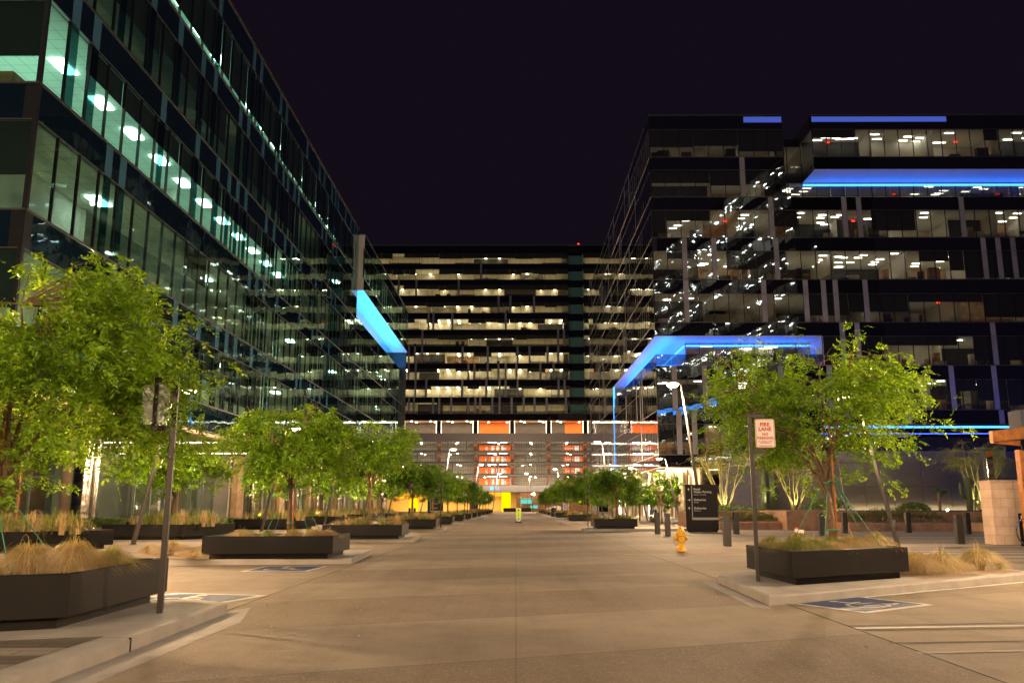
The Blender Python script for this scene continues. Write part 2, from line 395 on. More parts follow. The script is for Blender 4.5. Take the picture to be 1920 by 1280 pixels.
line([(3.60,9.79),(6.94,10.22)], 0.045, .002, 'darkpaver', 'paver_stripe')
line([(3.63,9.62),(6.72,9.97)], 0.1, .002, 'paint', 'paver_stripe')
line([(3.66,9.46),(6.51,9.73)], 0.045, .002, 'darkpaver', 'paver_stripe')
line([(3.54,8.60),(5.75,8.82)], 0.05, .002, 'darkpaver', 'paver_stripe')
line([(3.58,8.05),(5.20,8.24)], 0.09, .002, 'kerb', 'paver_stripe')
# wheelchair bay markings
def ada(c, ux, uy, name_label, grp=None):
    ux = Vector(ux); uy = Vector(uy); c = Vector(c); root = None
    def P(a, d, z): q = c + ux*a + uy*d; return (q.x, q.y, z)
    b = MB(); b.add([P(-.5,-.5,.004),P(.5,-.5,.004),P(.5,.5,.004),P(-.5,.5,.004)], [(0,1,2,3)])
    root = b.build('wheelchair_bay_marking', M['paint']); tag(root, name_label, 'road marking', 'blue wheelchair bay markings')
    b = MB(); b.add([P(-.44,-.43,.008),P(.44,-.43,.008),P(.44,.43,.008),P(-.44,.43,.008)], [(0,1,2,3)]); b.build('blue_field', M['blue_paint'], root)
    b = MB()
    def st(pts, w):
        for p, q in zip(pts[:-1], pts[1:]):
            p = Vector(p); q = Vector(q); d = (q-p).normalized(); nn = Vector((-d.y,d.x))*w/2; p = p-d*w*.3; q = q+d*w*.3
            vs = [p-nn, q-nn, q+nn, p+nn]; b.add([P(v.x, v.y, .012) for v in vs], [(0,1,2,3)])
    st([(-.05+.2*math.cos(t), -.13+.2*math.sin(t)) for t in [R_(a) for a in range(115, 400, 15)]], .05)
    st([(-.07,.22),(-.05,-.0),(.12,-.02),(.2,-.24),(.27,-.22)], .06); st([(-.06,.11),(.08,.1)], .045)
    b.add([P(-.07+.05*math.cos(k), .31+.05*math.sin(k), .012) for k in [i*PI/5 for i in range(10)]], [tuple(range(10))])
    b.build('wheelchair_symbol', M['paint'], root)
ada((4.60,11.9), (1.25,.92), (-.60,1.06), 'blue wheelchair marking on paving just in front of the right planter')
ada((-4.60,12.45), (1.5,-.35), (.45,1.5), 'blue wheelchair marking half hidden behind near left planter')
ada((-4.80,18.45), (1.35,.08), (.1,1.5), 'blue wheelchair marking before the kerb of the second left planter')

# ------------------------------------------------------------------ planters
def planter(poly, h, z0, label, grp, soil=.09):
    """black metal trough on a recessed plinth; poly is the outer outline at the top"""
    cx = sum(p[0] for p in poly)/len(poly); cy_ = sum(p[1] for p in poly)/len(poly)
    L = [(p[0]-cx, p[1]-cy_) for p in poly]
    def inset(t): # move corners towards the centre by a distance
        out = []
        n = len(L)
        for i in range(n):
            p0, p1, p2 = Vector(L[i-1]), Vector(L[i]), Vector(L[(i+1)%n])
            d1 = (p1-p0).normalized(); d2 = (p2-p1).normalized(); n1 = Vector((-d1.y,d1.x)); n2 = Vector((-d2.y,d2.x))
            bis = (n1+n2).normalized(); out.append(tuple(p1 + bis*(t/max(.3,bis.dot(n1)))))
        return out
    root = empty('planter', (cx, cy_, z0), 0, label, 'planter', grp)
    pl = .11; n = len(L); b = MB(); o = L; i1 = inset(.06)
    vs = [(x,y,pl) for x,y in o]+[(x,y,h) for x,y in o]+[(x,y,h) for x,y in i1]+[(x,y,h-soil-.02) for x,y in i1]+[(x,y,pl) for x,y in inset(.12)]
    fs = []
    for k in range(n):
        k2 = (k+1)%n
        fs += [(k,k2,n+k2,n+k),(n+k,n+k2,2*n+k2,2*n+k),(2*n+k,2*n+k2,3*n+k2,3*n+k),(k2,k,4*n+k,4*n+k2)]
    b.add(vs, fs); b.build('trough', M['planter'], root, bevel=.006)
    b = MB(); b.prism(inset(.13), 0, pl+.005); b.build('plinth', M['planter'], root)
    b = MB(); b.add([(x,y,h-soil) for x,y in inset(.055)], [tuple(range(n))]); b.build('soil', M['soil'], root)
    return root
KG = 'black planters along the street kerbs'
planter([(-4.30,8.55),(-4.38,11.15),(-7.3,10.0),(-7.3,7.05)], .52, .125, 'nearest black angular planter at left edge', KG)
planter([(4.00,15.35),(4.08,13.10),(6.45,14.55),(6.38,16.85)], .50, .125, 'black angular planter by the fire lane sign on the right kerb', KG)
ords = ['second','third','fourth','fifth','sixth','seventh','eighth','ninth','tenth','eleventh','twelfth','thirteenth','fourteenth']
for i, (y, s) in enumerate(LROW):
    planter([(-6.95,y-.15-s),(-4.13,y+.12),(-4.13,y+2.15),(-6.95,y+2.0-s)], .50, .125, 'black metal planter, %s from the camera in the row along the left kerb' % ords[i], KG)
for i, (y, s) in enumerate(RROW):
    planter([(4.13,y+.0),(6.4,y+.2),(6.4,y+2.6),(4.13,y+2.3)], .50, .125, 'black metal planter, %s from the camera in the row along the right kerb' % ords[i], KG)
BG = 'black planters on the left plaza'
BROW = [22.2, 31.0, 44.5, 56.5, 69, 81]
bl = ['short-ended planter at left photo edge behind the nearest one','long low planter with tall green grass behind the leaning lamp pole','third plaza planter from camera with tall grass and uplight','fourth plaza planter from the camera on the left','fifth plaza planter from the camera on the left','farthest black planter of the left plaza row']
for i, y in enumerate(BROW):
    x0, x1 = (-15.2, -11.35) if i == 0 else (-14.5, -10.75)
    planter([(x0,y-.3),(x1-.9,y-.1),(x1,y+2.6),(x0,y+2.3)], .53, .12, bl[i], BG)

# ------------------------------------------------------------------ grass clumps
def blades_np(rng, n, c, r, h, lean, wd, droop=.5):
    """curved tapering blades rising from a disc and arching over"""
    vs = []; fs = []
    ang = rng.uniform(0, 2*PI, n); rad = r*.16*np.sqrt(rng.random(n)); q_ = rng.random(n)**.5; ln = lean*(.15+1.35*q_)*rng.uniform(.8,1.15,n); hh = h*rng.uniform(.72, 1.06, n)*np.sqrt(1-.80*q_*q_); tw = rng.uniform(-.6,.6,n)
    for i in range(n):
        a = ang[i] + tw[i]; dx, dy = math.cos(a), math.sin(a); px, py = -dy, dx
        bx, by = c[0]+rad[i]*math.cos(ang[i]), c[1]+rad[i]*math.sin(ang[i]); o = len(vs); S = 6
        u_ = .80+.22*((i*.618)%1.)-.25*max(0.,.35-droop); cu = 1-math.cos(PI*.62); sw = tw[i]*.5
        for k in range(S+1):
            t = k/S; out = ln[i]*(1-math.cos(PI*.62*t))/cu; z = hh[i]*math.sin(PI*t*u_)/(1. if u_>.5 else 1.); wv = wd*(1-t*.8)
            dx, dy = math.cos(a+sw*t), math.sin(a+sw*t)
            x = bx+dx*out; y = by+dy*out; zz = c[2]+z
            vs += [(x-px*wv, y-py*wv, zz), (x+px*wv, y+py*wv, zz)]
        for k in range(S): fs.append((o+2*k, o+2*k+1, o+2*k+3, o+2*k+2))
    return vs, fs
def clump_mesh(seed, n, r, h, mix, wd=.003):
    rng = np.random.default_rng(seed); b = MB()
    v, f = blades_np(rng, int(n*(1-mix)), (0,0,0), r, h, r*1.1, wd, .9); b.add(v, f, 0)
    v, f = blades_np(rng, int(n*mix), (0,0,0), r*.8, h*1.15, r*.95, wd, .5); b.add(v, f, 1)
    v, f = blades_np(rng, 7, (0,0,0), r*.5, h*1.6, r*.5, wd*1.2, .1); b.add(v, f, 0)
    return b
def tgrass(name, seed, n, r, h, mix):
    return clump_mesh(seed, n, r, h, mix).build(name, [M['straw'], M['grassg']])
kinds = {'dry': [tgrass('grass_clump', 1, 1500, .40, .32, .06), tgrass('grass_clump', 2, 1500, .38, .35, .15)],
         'mixed': [tgrass('grass_clump', 3, 1400, .40, .36, .5)], 'green': [tgrass('grass_clump', 4, 1000, .44, .30, .85)], 'tall': [tgrass('grass_clump', 5, 1500, .38, .46, .10)]}
first = set(o.name for l in kinds.values() for o in l)
random.seed(5)
def clump(kind, x, y, z, s=1, lab='', grp='dry grass clumps in planters and beds'):
    l = kinds[kind]; src = l[int(random.random()*len(l))]
    o = src if src.name in first else src.copy()
    if src.name in first: first.discard(src.name)
    else: C.objects.link(o)
    o.location = (x,y,z); o.rotation_euler = (0,0,random.uniform(0,6.28)); o.scale = (s,s,s*random.uniform(.72,.98))
    tag(o, lab, 'grass clump', grp)
GL = 'straw and green grass tuft growing in the %s'
zt = .125+.42
for (k,x,y,s,l) in [('dry',-5.25,9.55,1.05,'wide straw-coloured tuft in the nearest left planter, left of the tall one'),
    ('tall',-4.78,9.55,.85,'tallest arching straw tuft in the nearest left planter'),
    ('mixed',-4.62,10.1,.75,'green and straw tuft right of the tall one in nearest left planter'),
    ('green',-5.95,9.25,.8,'green tuft at the left photo edge in nearest planter'),
    ('dry',-5.7,9.9,.7,'low straw tuft at back of nearest left planter')]:
    clump(k,x,y,zt,s,l)
for (k,x,y,z,s,l) in [('dry',-7.45,21.4,.14,1.0,'straw tuft on the ground left of the second left planter'),('dry',-8.3,21.2,.14,1.1,'straw tuft behind the black sign post, farthest left on the ground'),
    ('dry',-7.15,19.6,.14,.85,'low straw tuft touching the left end of second left planter'),('tall',-9.0,21.6,.14,.6,'thin straw tuft by foot of the leaning lamp pole')]:
    clump(k,x,y,z,s,l)
for i,(k,x,y,s) in enumerate([('dry',-6.3,20.2,.8),('dry',-5.15,20.3,.75),('tall',-4.85,20.8,.5),('dry',-4.65,20.35,.75),('dry',-4.42,20.7,.7),('mixed',-5.0,21.3,.7),('green',-6.0,21.2,.6)]):
    clump(k,x,y,zt,s,['straw tuft at the left end of second left planter','straw tuft right of trunk in second left planter','taller thin tuft in middle of second left planter','straw tuft left of the corner tuft in second left planter','straw tuft at right corner of second left planter','mixed tuft at back of second left planter','green tuft left of trunk in second left planter'][i])
for i,(k,x,y,s) in enumerate([('mixed',4.35,15.0,.75),('green',4.45,14.0,.9),('green',4.75,14.1,.8),('dry',5.15,14.35,.75),('mixed',5.3,14.9,.9),('dry',5.6,14.7,.85),('green',5.9,15.0,.8),('dry',6.05,14.85,.9),('mixed',5.0,15.6,.9),('dry',5.7,15.9,.8)]):
    clump(k,x,y,zt,s,['mixed tuft nearest the fire lane post in right planter','green tuft trailing over right planter edge, leftmost of the two','green tuft trailing over right planter front just right of its corner','short straw tuft in front of trunk in right planter','mixed tuft beside the trunk in right planter','straw tuft right of the trunk in right planter','green tuft between two straw ones at the right end of right planter','straw tuft at right corner of right planter','mixed tuft behind trunk in right planter','straw tuft at the back of right planter'][i])
for i,(k,x,y,s) in enumerate([('dry',6.95,15.25,1.05),('dry',7.45,15.55,1.05),('dry',7.3,16.2,1.1),('dry',8.55,16.35,1.15),('green',9.0,16.5,.4),('mixed',8.15,16.6,.5)]):
    clump(k,x,y,.14,s,['straw mound on ground touching the right planter','straw mound on ground second from the right planter','taller straw mound behind two others right of the planter','big lone straw mound on the gravel at far right','small green tuft at the right end of the gravel bed','small pale tuft left of the lone straw mound'][i])
# far planters: grass as one mass in each
def grass_mass(seed, x0, x1, y0, y1, z, h, n, mix=.6):
    rng = np.random.default_rng(seed); b = MB()
    m = max(3, int(n/60))
    for k in range(m):
        c = (rng.uniform(x0,x1), rng.uniform(y0,y1), z); g = rng.random() < mix
        v, f = blades_np(rng, 60, c, .4, h*rng.uniform(.7,1.2), .4, .007, .7); b.add(v, f, 1 if g else 0)
    return b
mg = grass_mass(3, -1.2, 1.2, -.8, .8, 0, .36, 1100); mgo = mg.build('planter_grass', [M['straw'], M['grassg']])
mt_ = grass_mass(4, -1.6, 1.6, -.9, .9, 0, .62, 1600, .75).build('planter_grass', [M['straw'], M['grassg']])
used = {'a': False, 'b': False}
def gmass(src, key, x, y, z, lab):
    o = src if not used[key] else src.copy()
    if used[key]: C.objects.link(o)
    used[key] = True; o.location = (x,y,z); o.rotation_euler = (0,0,0 if random.random()<.5 else PI)
    tag(o, lab, 'grass', kind='stuff')
for i, (y, s) in enumerate(LROW[1:]): gmass(mgo, 'a', -5.5, y+1.05, zt, 'green and straw grass filling the %s left kerb planter' % ords[i+1])
for i, (y, s) in enumerate(RROW): gmass(mgo, 'a', 5.27, y+1.25, zt-.05, 'green and straw grass filling the %s right kerb planter' % ords[i])
for i, y in enumerate(BROW): gmass(mt_, 'b', -12.6 if i else -13.1, y+1.1, .56, 'tall green grass filling plaza planter number %d from the camera' % (i+1))

# ------------------------------------------------------------------ trees
def leaf_cloud(rng, pts, dirs, per, ll, lw, rach):
    """compound leaves: rachis with opposite leaflets, drooping; returns verts, faces (numpy)"""
    P = []; 
    V = []; 
    n = len(pts)
    for i in range(n):
        p = pts[i]; d = dirs[i]
        for _ in range(1):
            r = np.array([d[0]+rng.normal()*.55, d[1]+rng.normal()*.55, d[2]*.4-.35+rng.normal()*.35]); r /= np.linalg.norm(r)+1e-9
            side = np.cross(r, (0,0,1.)); side /= np.linalg.norm(side)+1e-9
            up = np.cross(side, r); roll = rng.normal()*.5
            s2 = side*math.cos(roll)+up*math.sin(roll); u2 = up*math.cos(roll)-side*math.sin(roll)
            for k in range(per):
                t = (k+.7)/per; base = p + r*rach*t + np.array([0,0,-.25*rach*t*t]); 
                sg = 1 if k%2 else -1
                ld = r*.55 + s2*sg*.85 + u2*rng.normal()*.25; ld[2] -= .2; ld /= np.linalg.norm(ld)
                wdv = np.cross(ld, u2+rng.normal(size=3)*.35); wdv /= np.linalg.norm(wdv)+1e-9
                L = ll*rng.uniform(.5,1.25); W = lw*rng.uniform(.8,1.2)
                V.append([base, base+ld*L*.45+wdv*W*.5, base+ld*L, base+ld*L*.45-wdv*W*.5])
    return np.array(V)
def tree_mesh(seed, H, Rr, fork, ncl, per_cl, leaf=(.055,.02), rach=.15, per=8, trunk_r=.05, flat=.62, mats=('bark','leaf'), multi=1, center=(0,0), zlow=None, name='street_tree', cut=None):
    rng = np.random.default_rng(seed); tb = MB()
    zl = fork+.05 if zlow is None else zlow
    limbs = []
    top = np.array([center[0]*.3, center[1]*.3, fork])
    if multi == 1:
        pts = [(0,0,0),(rng.normal()*.02,rng.normal()*.02,fork*.5),tuple(top)]
        tb.tube(pts, [trunk_r*1.15, trunk_r, trunk_r*.9], 10)
    nl = 8 if multi == 1 else 10
    for k in range(nl):
        a = 2*PI*k/nl + rng.normal()*.25; reach = Rr*rng.uniform(.45,.8); rise = (H-fork)*rng.uniform(.5,.92)
        if k == 0: reach *= .15; rise = (H-fork)*.72
        st = top.copy() if multi == 1 else np.array([rng.normal()*.12, rng.normal()*.12, 0.]); 
        if multi == 1: st[2] -= rng.uniform(0, .25)
        en = np.array([center[0]+math.cos(a)*reach, center[1]+math.sin(a)*reach, (fork if multi==1 else 0)+rise if multi==1 else H*rng.uniform(.6,.9)])
        path = []
        for t in np.linspace(0,1,8):
            p = st*(1-t)+en*t; hz = t**1.5 if multi == 1 else t
            p[0] = st[0]*(1-hz)+en[0]*hz; p[1] = st[1]*(1-hz)+en[1]*hz
            p = p + rng.normal(size=3)*.035*(t>0)*(Rr/1.8); path.append(p)
        r0 = trunk_r*(.55 if multi == 1 else .5)
        tb.tube([tuple(p) for p in path], [r0*(1-.8*t)+.004 for t in np.linspace(0,1,8)], 6); limbs += path[2:]
    limbs = np.array(limbs); LP = []; LD = []
    zc = (H+zl)/2; hz = (H-zl)/2
    # lumpy clusters through the crown volume
    lobes = []
    for k in range(16):
        a = rng.uniform(0,2*PI); rr = Rr*rng.uniform(.35,.78); lobes.append((center[0]+math.cos(a)*rr, center[1]+math.sin(a)*rr, zc+hz*rng.uniform(-.55,.62)*(1-.35*rr/Rr), rng.uniform(.36,.6)))
    for k in range(ncl):
        if rng.random() < .8:
            lb = lobes[rng.integers(len(lobes))]; d = rng.normal(size=3); d /= np.linalg.norm(d); q = np.array(lb[:3])+d*lb[3]*Rr*.62*rng.random()**.4*np.array([1,1,.75])
        else:
            while True:
                q = rng.uniform(-1,1,3)
                if .3 < np.linalg.norm(q) < 1: break
            q = np.array([center[0],center[1],zc])+q*np.array([Rr,Rr,hz])
        q[2] = max(zl, min(H, q[2]))
        j = np.argmin(((limbs-q)**2).sum(1)+ (limbs[:,2]>q[2]+.3)*.5); s = limbs[j]
        mid = (s+q)/2 + np.array([0,0,.12*np.linalg.norm(q-s)])
        ds = q-s; ds /= np.linalg.norm(ds)+1e-9
        tip = q + np.array([ds[0],ds[1],-.25])*rng.uniform(.15,.35)*(Rr/1.8)
        path = [s, mid, q, tip]
        dq = np.linalg.norm(q-s); kf = 1. if dq < .6 else .55
        tb.tube([tuple(p) for p in path], [.009*kf,.006*kf,.004*kf,.002], 4, caps=False)
        # leaves along mid-q-tip
        for _ in range(per_cl):
            t = rng.random()
            p = (mid*(1-t*2)+q*t*2) if t < .5 else (q*(2-2*t)+tip*(2*t-1))
            LP.append(p + rng.normal(size=3)*np.array([.07,.07,.06])*(Rr/1.8)); dd = ds*.6+rng.normal(size=3)*.6; LD.append(dd)
    V = leaf_cloud(rng, LP, LD, per, leaf[0], leaf[1], rach)
    if cut is not None:
        c_ = V.mean(1); V = V[~cut(c_)]
    nV = len(V); me = bpy.data.meshes.new('crown')
    me.from_pydata(V.reshape(-1,3).tolist(), [], np.arange(nV*4).reshape(-1,4).tolist()); me.materials.append(M[mats[1]])
    root = empty(name); tr = tb.build('trunk', M[mats[0]], root)
    cr = bpy.data.objects.new('crown', me); C.objects.link(cr); cr.parent = root
    return root
def extras(root, z=1.7, guys=True):
    b = MB(); b.tube([(.08,0,0),(.08,0,z+1.1)], .022, 8); b.build('support_stake', M['wood'], root)
    b = MB()
    b.tube([(.12*math.cos(t)+.03, .12*math.sin(t), z+.03*math.sin(3*t)) for t in np.linspace(0,2*PI,14)], .011, 5, caps=False)
    b.tube([(.09*math.cos(t)+.03, .09*math.sin(t), .35) for t in np.linspace(0,2*PI,10)], .012, 5, caps=False)
    b.build('green_tie', M['greentie'], root)
    if guys:
        b = MB()
        for a in (.4, 2.3, 4.2, 5.6):
            b.tube([(.1*math.cos(a),.1*math.sin(a),z),(.5*math.cos(a),.5*math.sin(a),z*.5-.05),(.85*math.cos(a),.85*math.sin(a),-.02)], .006, 4)
        b.build('guy_wire', M['greentie'], root)
TG = 'young street trees in the planters'
def put(root, x, y, z, s=1, rz=0, lab='', grp=TG, cat='tree'):
    root.location = (x,y,z); root.scale = (s,s,s); root.rotation_euler = (0,0,rz); tag(root, lab, cat, grp); return root
zs = .54
# nearest left tree: fork low, wide crown reaching over the kerb
tA = tree_mesh(11, 3.75, 2.05, 1.05, 400, 14, (.075,.032), .17, 9, .055, center=(.35,.1), zlow=.75)
put(tA, -6.0, 9.9, zs, 1, 0, 'nearest tree with bright yellow-green crown filling the left edge'); extras(tA, 1.0)
tB = tree_mesh(23, 3.85, 2.15, 1.1, 360, 13, (.075,.030), .17, 9, .052, center=(-.1,.1), zlow=.85, cut=lambda c: (c[:,0] < -.65) & (c[:,1] < -.45) & (c[:,2] < 2.35))
put(tB, 5.35, 14.9, zs, 1, 0, 'wide green tree in the right planter behind the fire lane sign'); extras(tB, 1.15)
tC = tree_mesh(31, 3.45, 1.6, 1.15, 340, 13, (.085,.036), .17, 8, .05, zlow=.95)
put(tC, -5.45, 21.1, zs, 1, 0, 'round green tree in the second planter of the left kerb'); extras(tC, 1.2, True)
tD = tree_mesh(47, 3.9, 1.75, 1.3, 270, 13, (.11,.05), .19, 7, .05, mats=('bark','leafd'), zlow=1.0)
tE = tree_mesh(53, 3.5, 1.75, 1.2, 270, 13, (.11,.05), .19, 7, .05, mats=('bark','leafd'), zlow=.9)
tF = tree_mesh(59, 3.7, 1.8, 1.2, 270, 13, (.11,.05), .19, 7, .05, zlow=.9)
extras(tD, 1.2, False); extras(tE, 1.2, False); extras(tF, 1.2, False)
src = {'D': tD, 'E': tE, 'F': tF}; fresh = set('DEF')
def far_tree(k, x, y, z, s, lab, grp=TG):
    if k in fresh: fresh.discard(k); o = src[k]
    else: o = copy_tree(src[k])
    put(o, x, y, z, s, random.uniform(0,6.28), lab, grp); o.scale = (s*random.uniform(.88,1.12), s*random.uniform(.88,1.12), s*random.uniform(.9,1.08))
for i, (y, s) in enumerate(LROW[1:]):
    far_tree('FEDFEDFEDFE'[i], -5.5, y+1.2, zs, [1.08,1.0,.95,1.,.9,1.,.95,1.,.9,1.,.95][i], 'street tree in the %s planter of the left kerb row, counted from the camera' % ords[i+1])
for i, (y, s) in enumerate(RROW):
    far_tree('EDFDEDED'[i], 5.45, y+1.3, zs, [.95,1.,1.05,.95,1.,.95,1,.9][i], 'street tree in the %s planter of the right kerb row, counted from the camera' % ords[i])
PG = 'trees of the left plaza planters'
for i, y in enumerate(BROW[1:]):
    far_tree('FFEFE'[i], -12.6, y+1.2, .55, [1.1,1.1,1.1,1.05,1.1][i], 'uplit plaza tree standing in the %s black planter of the back row' % ords[i], PG)
far_tree('F', -13.4, 23.4, .55, 1.15, 'plaza tree at the left photo edge behind the nearest tree', PG)
for i, y in enumerate((66, 78, 90, 103, 118, 133)):
    far_tree('DEFDEF'[i], 11.0, y, 0, 1.05, 'dark green plaza tree, %s from the camera in the second right row' % (['first']+ords)[i], 'trees of the second right row')

# desert trees, cacti and shrubs on the right beds
pv = tree_mesh(71, 4.3, 2.3, .2, 210, 9, (.05,.02), .22, 8, .10, mats=('pale_bark','leafy'), multi=3, zlow=1.9, name='desert_tree')
DG = 'desert trees on the raised beds'
put(pv, 13.6, 57, .9, 1, 0, 'pale uplit multi-stem desert tree right of the directory sign', DG)
for (x, y, s, lab) in [(18.5,58,1.0,'yellow uplit desert tree with forked stems behind the right planter tree'),(28.3,53.5,1.05,'feathery desert tree behind the stone pillar'),(31.0,57.5,.9,'feathery desert tree farthest right beyond the pillar')]:
    o = copy_tree(pv); put(o, x, y, .9, s, random.uniform(0,6), lab, DG)
def shrub_mesh(seed, rx, ry, h, n, ll=.09, lw=.04, mats=('shrub',), bloom=0):
    rng = np.random.default_rng(seed); b = MB(); 
    for k in range(n):
        a = rng.uniform(0,2*PI); r = math.sqrt(rng.random()); zz = h*math.sqrt(max(0,1-r*r))*rng.uniform(.35,1)
        p = Vector((rx*r*math.cos(a), ry*r*math.sin(a), zz)); d = Vector(rng.normal(size=3)); d.z = abs(d.z)+.4; d.normalize(); w_ = d.orthogonal().normalized()*lw
        b.add([p, p+d*ll*.5+w_, p+d*ll, p+d*ll*.5-w_], [(0,1,2,3)], 1 if rng.random() < bloom else 0)
    return b
def saguaro(h, arms, x, y, z, lab, r=.17):
    b = MB()
    def col(pts, r):
        n = 14; P = [Vector(p) for p in pts]; vs = []; 
        rs = []
        for i in range(len(P)):
            rs.append(r*(.55 if i == len(P)-1 else (.9 if i == 0 else 1)))
        b.tube(P, rs, n)
        for k in range(n):
            a = 2*PI*k/n
            b.tube([p+Vector((math.cos(a)*rr*1.02, math.sin(a)*rr*1.02,0)) for p, rr in zip(P, rs)], .018, 4, caps=False)
    col([(0,0,0),(0,0,h*.5),(0,0,h*.93),(0,0,h)], r)
    root = b.build('saguaro_cactus', M['cactus'], None, loc=(x,y,z)); tag(root, lab, 'cactus', 'cacti on the raised beds')
    if arms:
        for s_, hz in arms:
            b = MB(); b.tube([(s_*r*.8,0,hz),(s_*.42,0,hz+.05),(s_*.46,0,hz+.5),(s_*.46,0,hz+.9)], [.09,.1,.1,.05], 10); b.build('arm', M['cactus'], root)
saguaro(2.9, None, 16.3, 57.5, .9, 'left of two pale uplit cactus columns between the desert trees')
saguaro(2.8, None, 17.1, 58.2, .9, 'right of two pale uplit cactus columns between the desert trees', .14)
saguaro(2.1, [(1,.7),(-1,.9)], 27.2, 52.5, .9, 'dark branching cactus silhouette against the metal wall')
# yucca tree
b = MB(); b.tube([(0,0,0),(.03,0,.8),(-.05,0,1.2)], [.09,.08,.06], 8); b.tube([(0,0,.8),(.28,0,1.15)], [.06,.05], 7)
yr = b.build('yucca_tree', M['bark'], None, loc=(25.4,52.5,.9)); tag(yr, 'small dark yucca with spiky heads against the lit metal wall', 'yucca')
rng = np.random.default_rng(9)
for c, r in (((-.05,0,1.35),.36),((.32,0,1.22),.28)):
    b = MB()
    for k in range(90):
        d = Vector(rng.normal(size=3)).normalized(); w_ = d.orthogonal().normalized()*.018; p = Vector(c)
        b.add([p-w_, p+w_, p+d*r], [(0,1,2)])
    b.build('spiky_head', M['leafd'], yr)
for (x,y,rx,h,lab) in [(23.6,52.0,1.0,.62,'dark domed bush in front of the lit metal wall'),(19.7,55.5,1.6,.9,'dark rounded bush below the yellow uplit desert tree'),(30.2,51.5,1.3,.6,'low bush on the bed just left of the stone pillar'),(13.2,55,2.6,.45,'long low dark shrub right of the directory sign')]:
    o = shrub_mesh(int(x*7), rx, .8, h, 1500).build('shrub', M['shrub'], None, loc=(x,y,.92)); tag(o, lab, 'shrub', 'shrubs on the raised beds')
# raised beds
def bed(x0, x1, y0, y1, z1, lab, plants=None, slope=0):
    root = MB(); root.prism([(x0,y0),(x1,y0+slope),(x1,y1),(x0,y1)], -.02, z1); o = root.build('raised_bed', M['terra'], bevel=.02); tag(o, lab, 'raised bed', 'stone clad raised beds')
    b = MB(); b.prism([(x0+.25,y0+.25),(x1-.25,y0+.25+slope),(x1-.25,y1-.2),(x0+.25,y1-.2)], z1+.002, z1+.03); b.build('soil', M['soil'], o)
bed(10.9, 14.6, 51.5, 59, .95, 'long stone raised bed behind the directory sign')
bed(11.5, 15.2, 49.5, 51.2, .42, 'low stone kerb bed beside the directory sign')
bed(15.0, 19.4, 48.6, 60, 1.02, 'tall stone raised bed under the cactus columns')
bed(17.6, 23.6, 46.4, 48.4, .42, 'low stone bed behind the right planter', slope=.6)
bed(20.2, 33, 51, 60, .98, 'tall stone raised bed before the metal wall')
bed(24.0, 31.5, 44.0, 50.5, .42, 'low stone bed left of the stone pillar', slope=-1.5)
for i,(x,y,rx,ry,z,h) in enumerate([(13.3,50.3,1.7,.6,.44,.5),(20.6,47.8,2.8,.6,.44,.75),(27.5,46.5,3.2,1.6,.44,.6)]):
    o = shrub_mesh(80+i, rx, ry, h, 2600, .16, .02, bloom=.4).build('flowering_shrubs', [M['shrub'], M['redplant']], None, loc=(x,y,z)); tag(o, 'green shrubs with reddish blooms in low stone bed %s' % ['by the directory sign','behind the right planter','left of the stone pillar'][i], 'shrubs', kind='stuff')
# ground cover bed at the left lobby
rng = np.random.default_rng(77); b = MB()
for k in range(15000):
    x = rng.uniform(-34,-14.2); y = rng.uniform(41.5,47.5); h = .12+.35*rng.random()
    p = Vector((x,y,.12+h)); d = Vector(rng.normal(size=3)); d.z = abs(d.z)+.3; d.normalize(); w_ = d.orthogonal().normalized()*.05
    b.add([p, p+d*.09+w_, p+d*.17, p+d*.09-w_], [(0,1,2,3)])
tag(b.build('ground_cover', M['shrub']), 'low leafy ground cover in front of the left lobby glass', 'ground cover', kind='stuff')

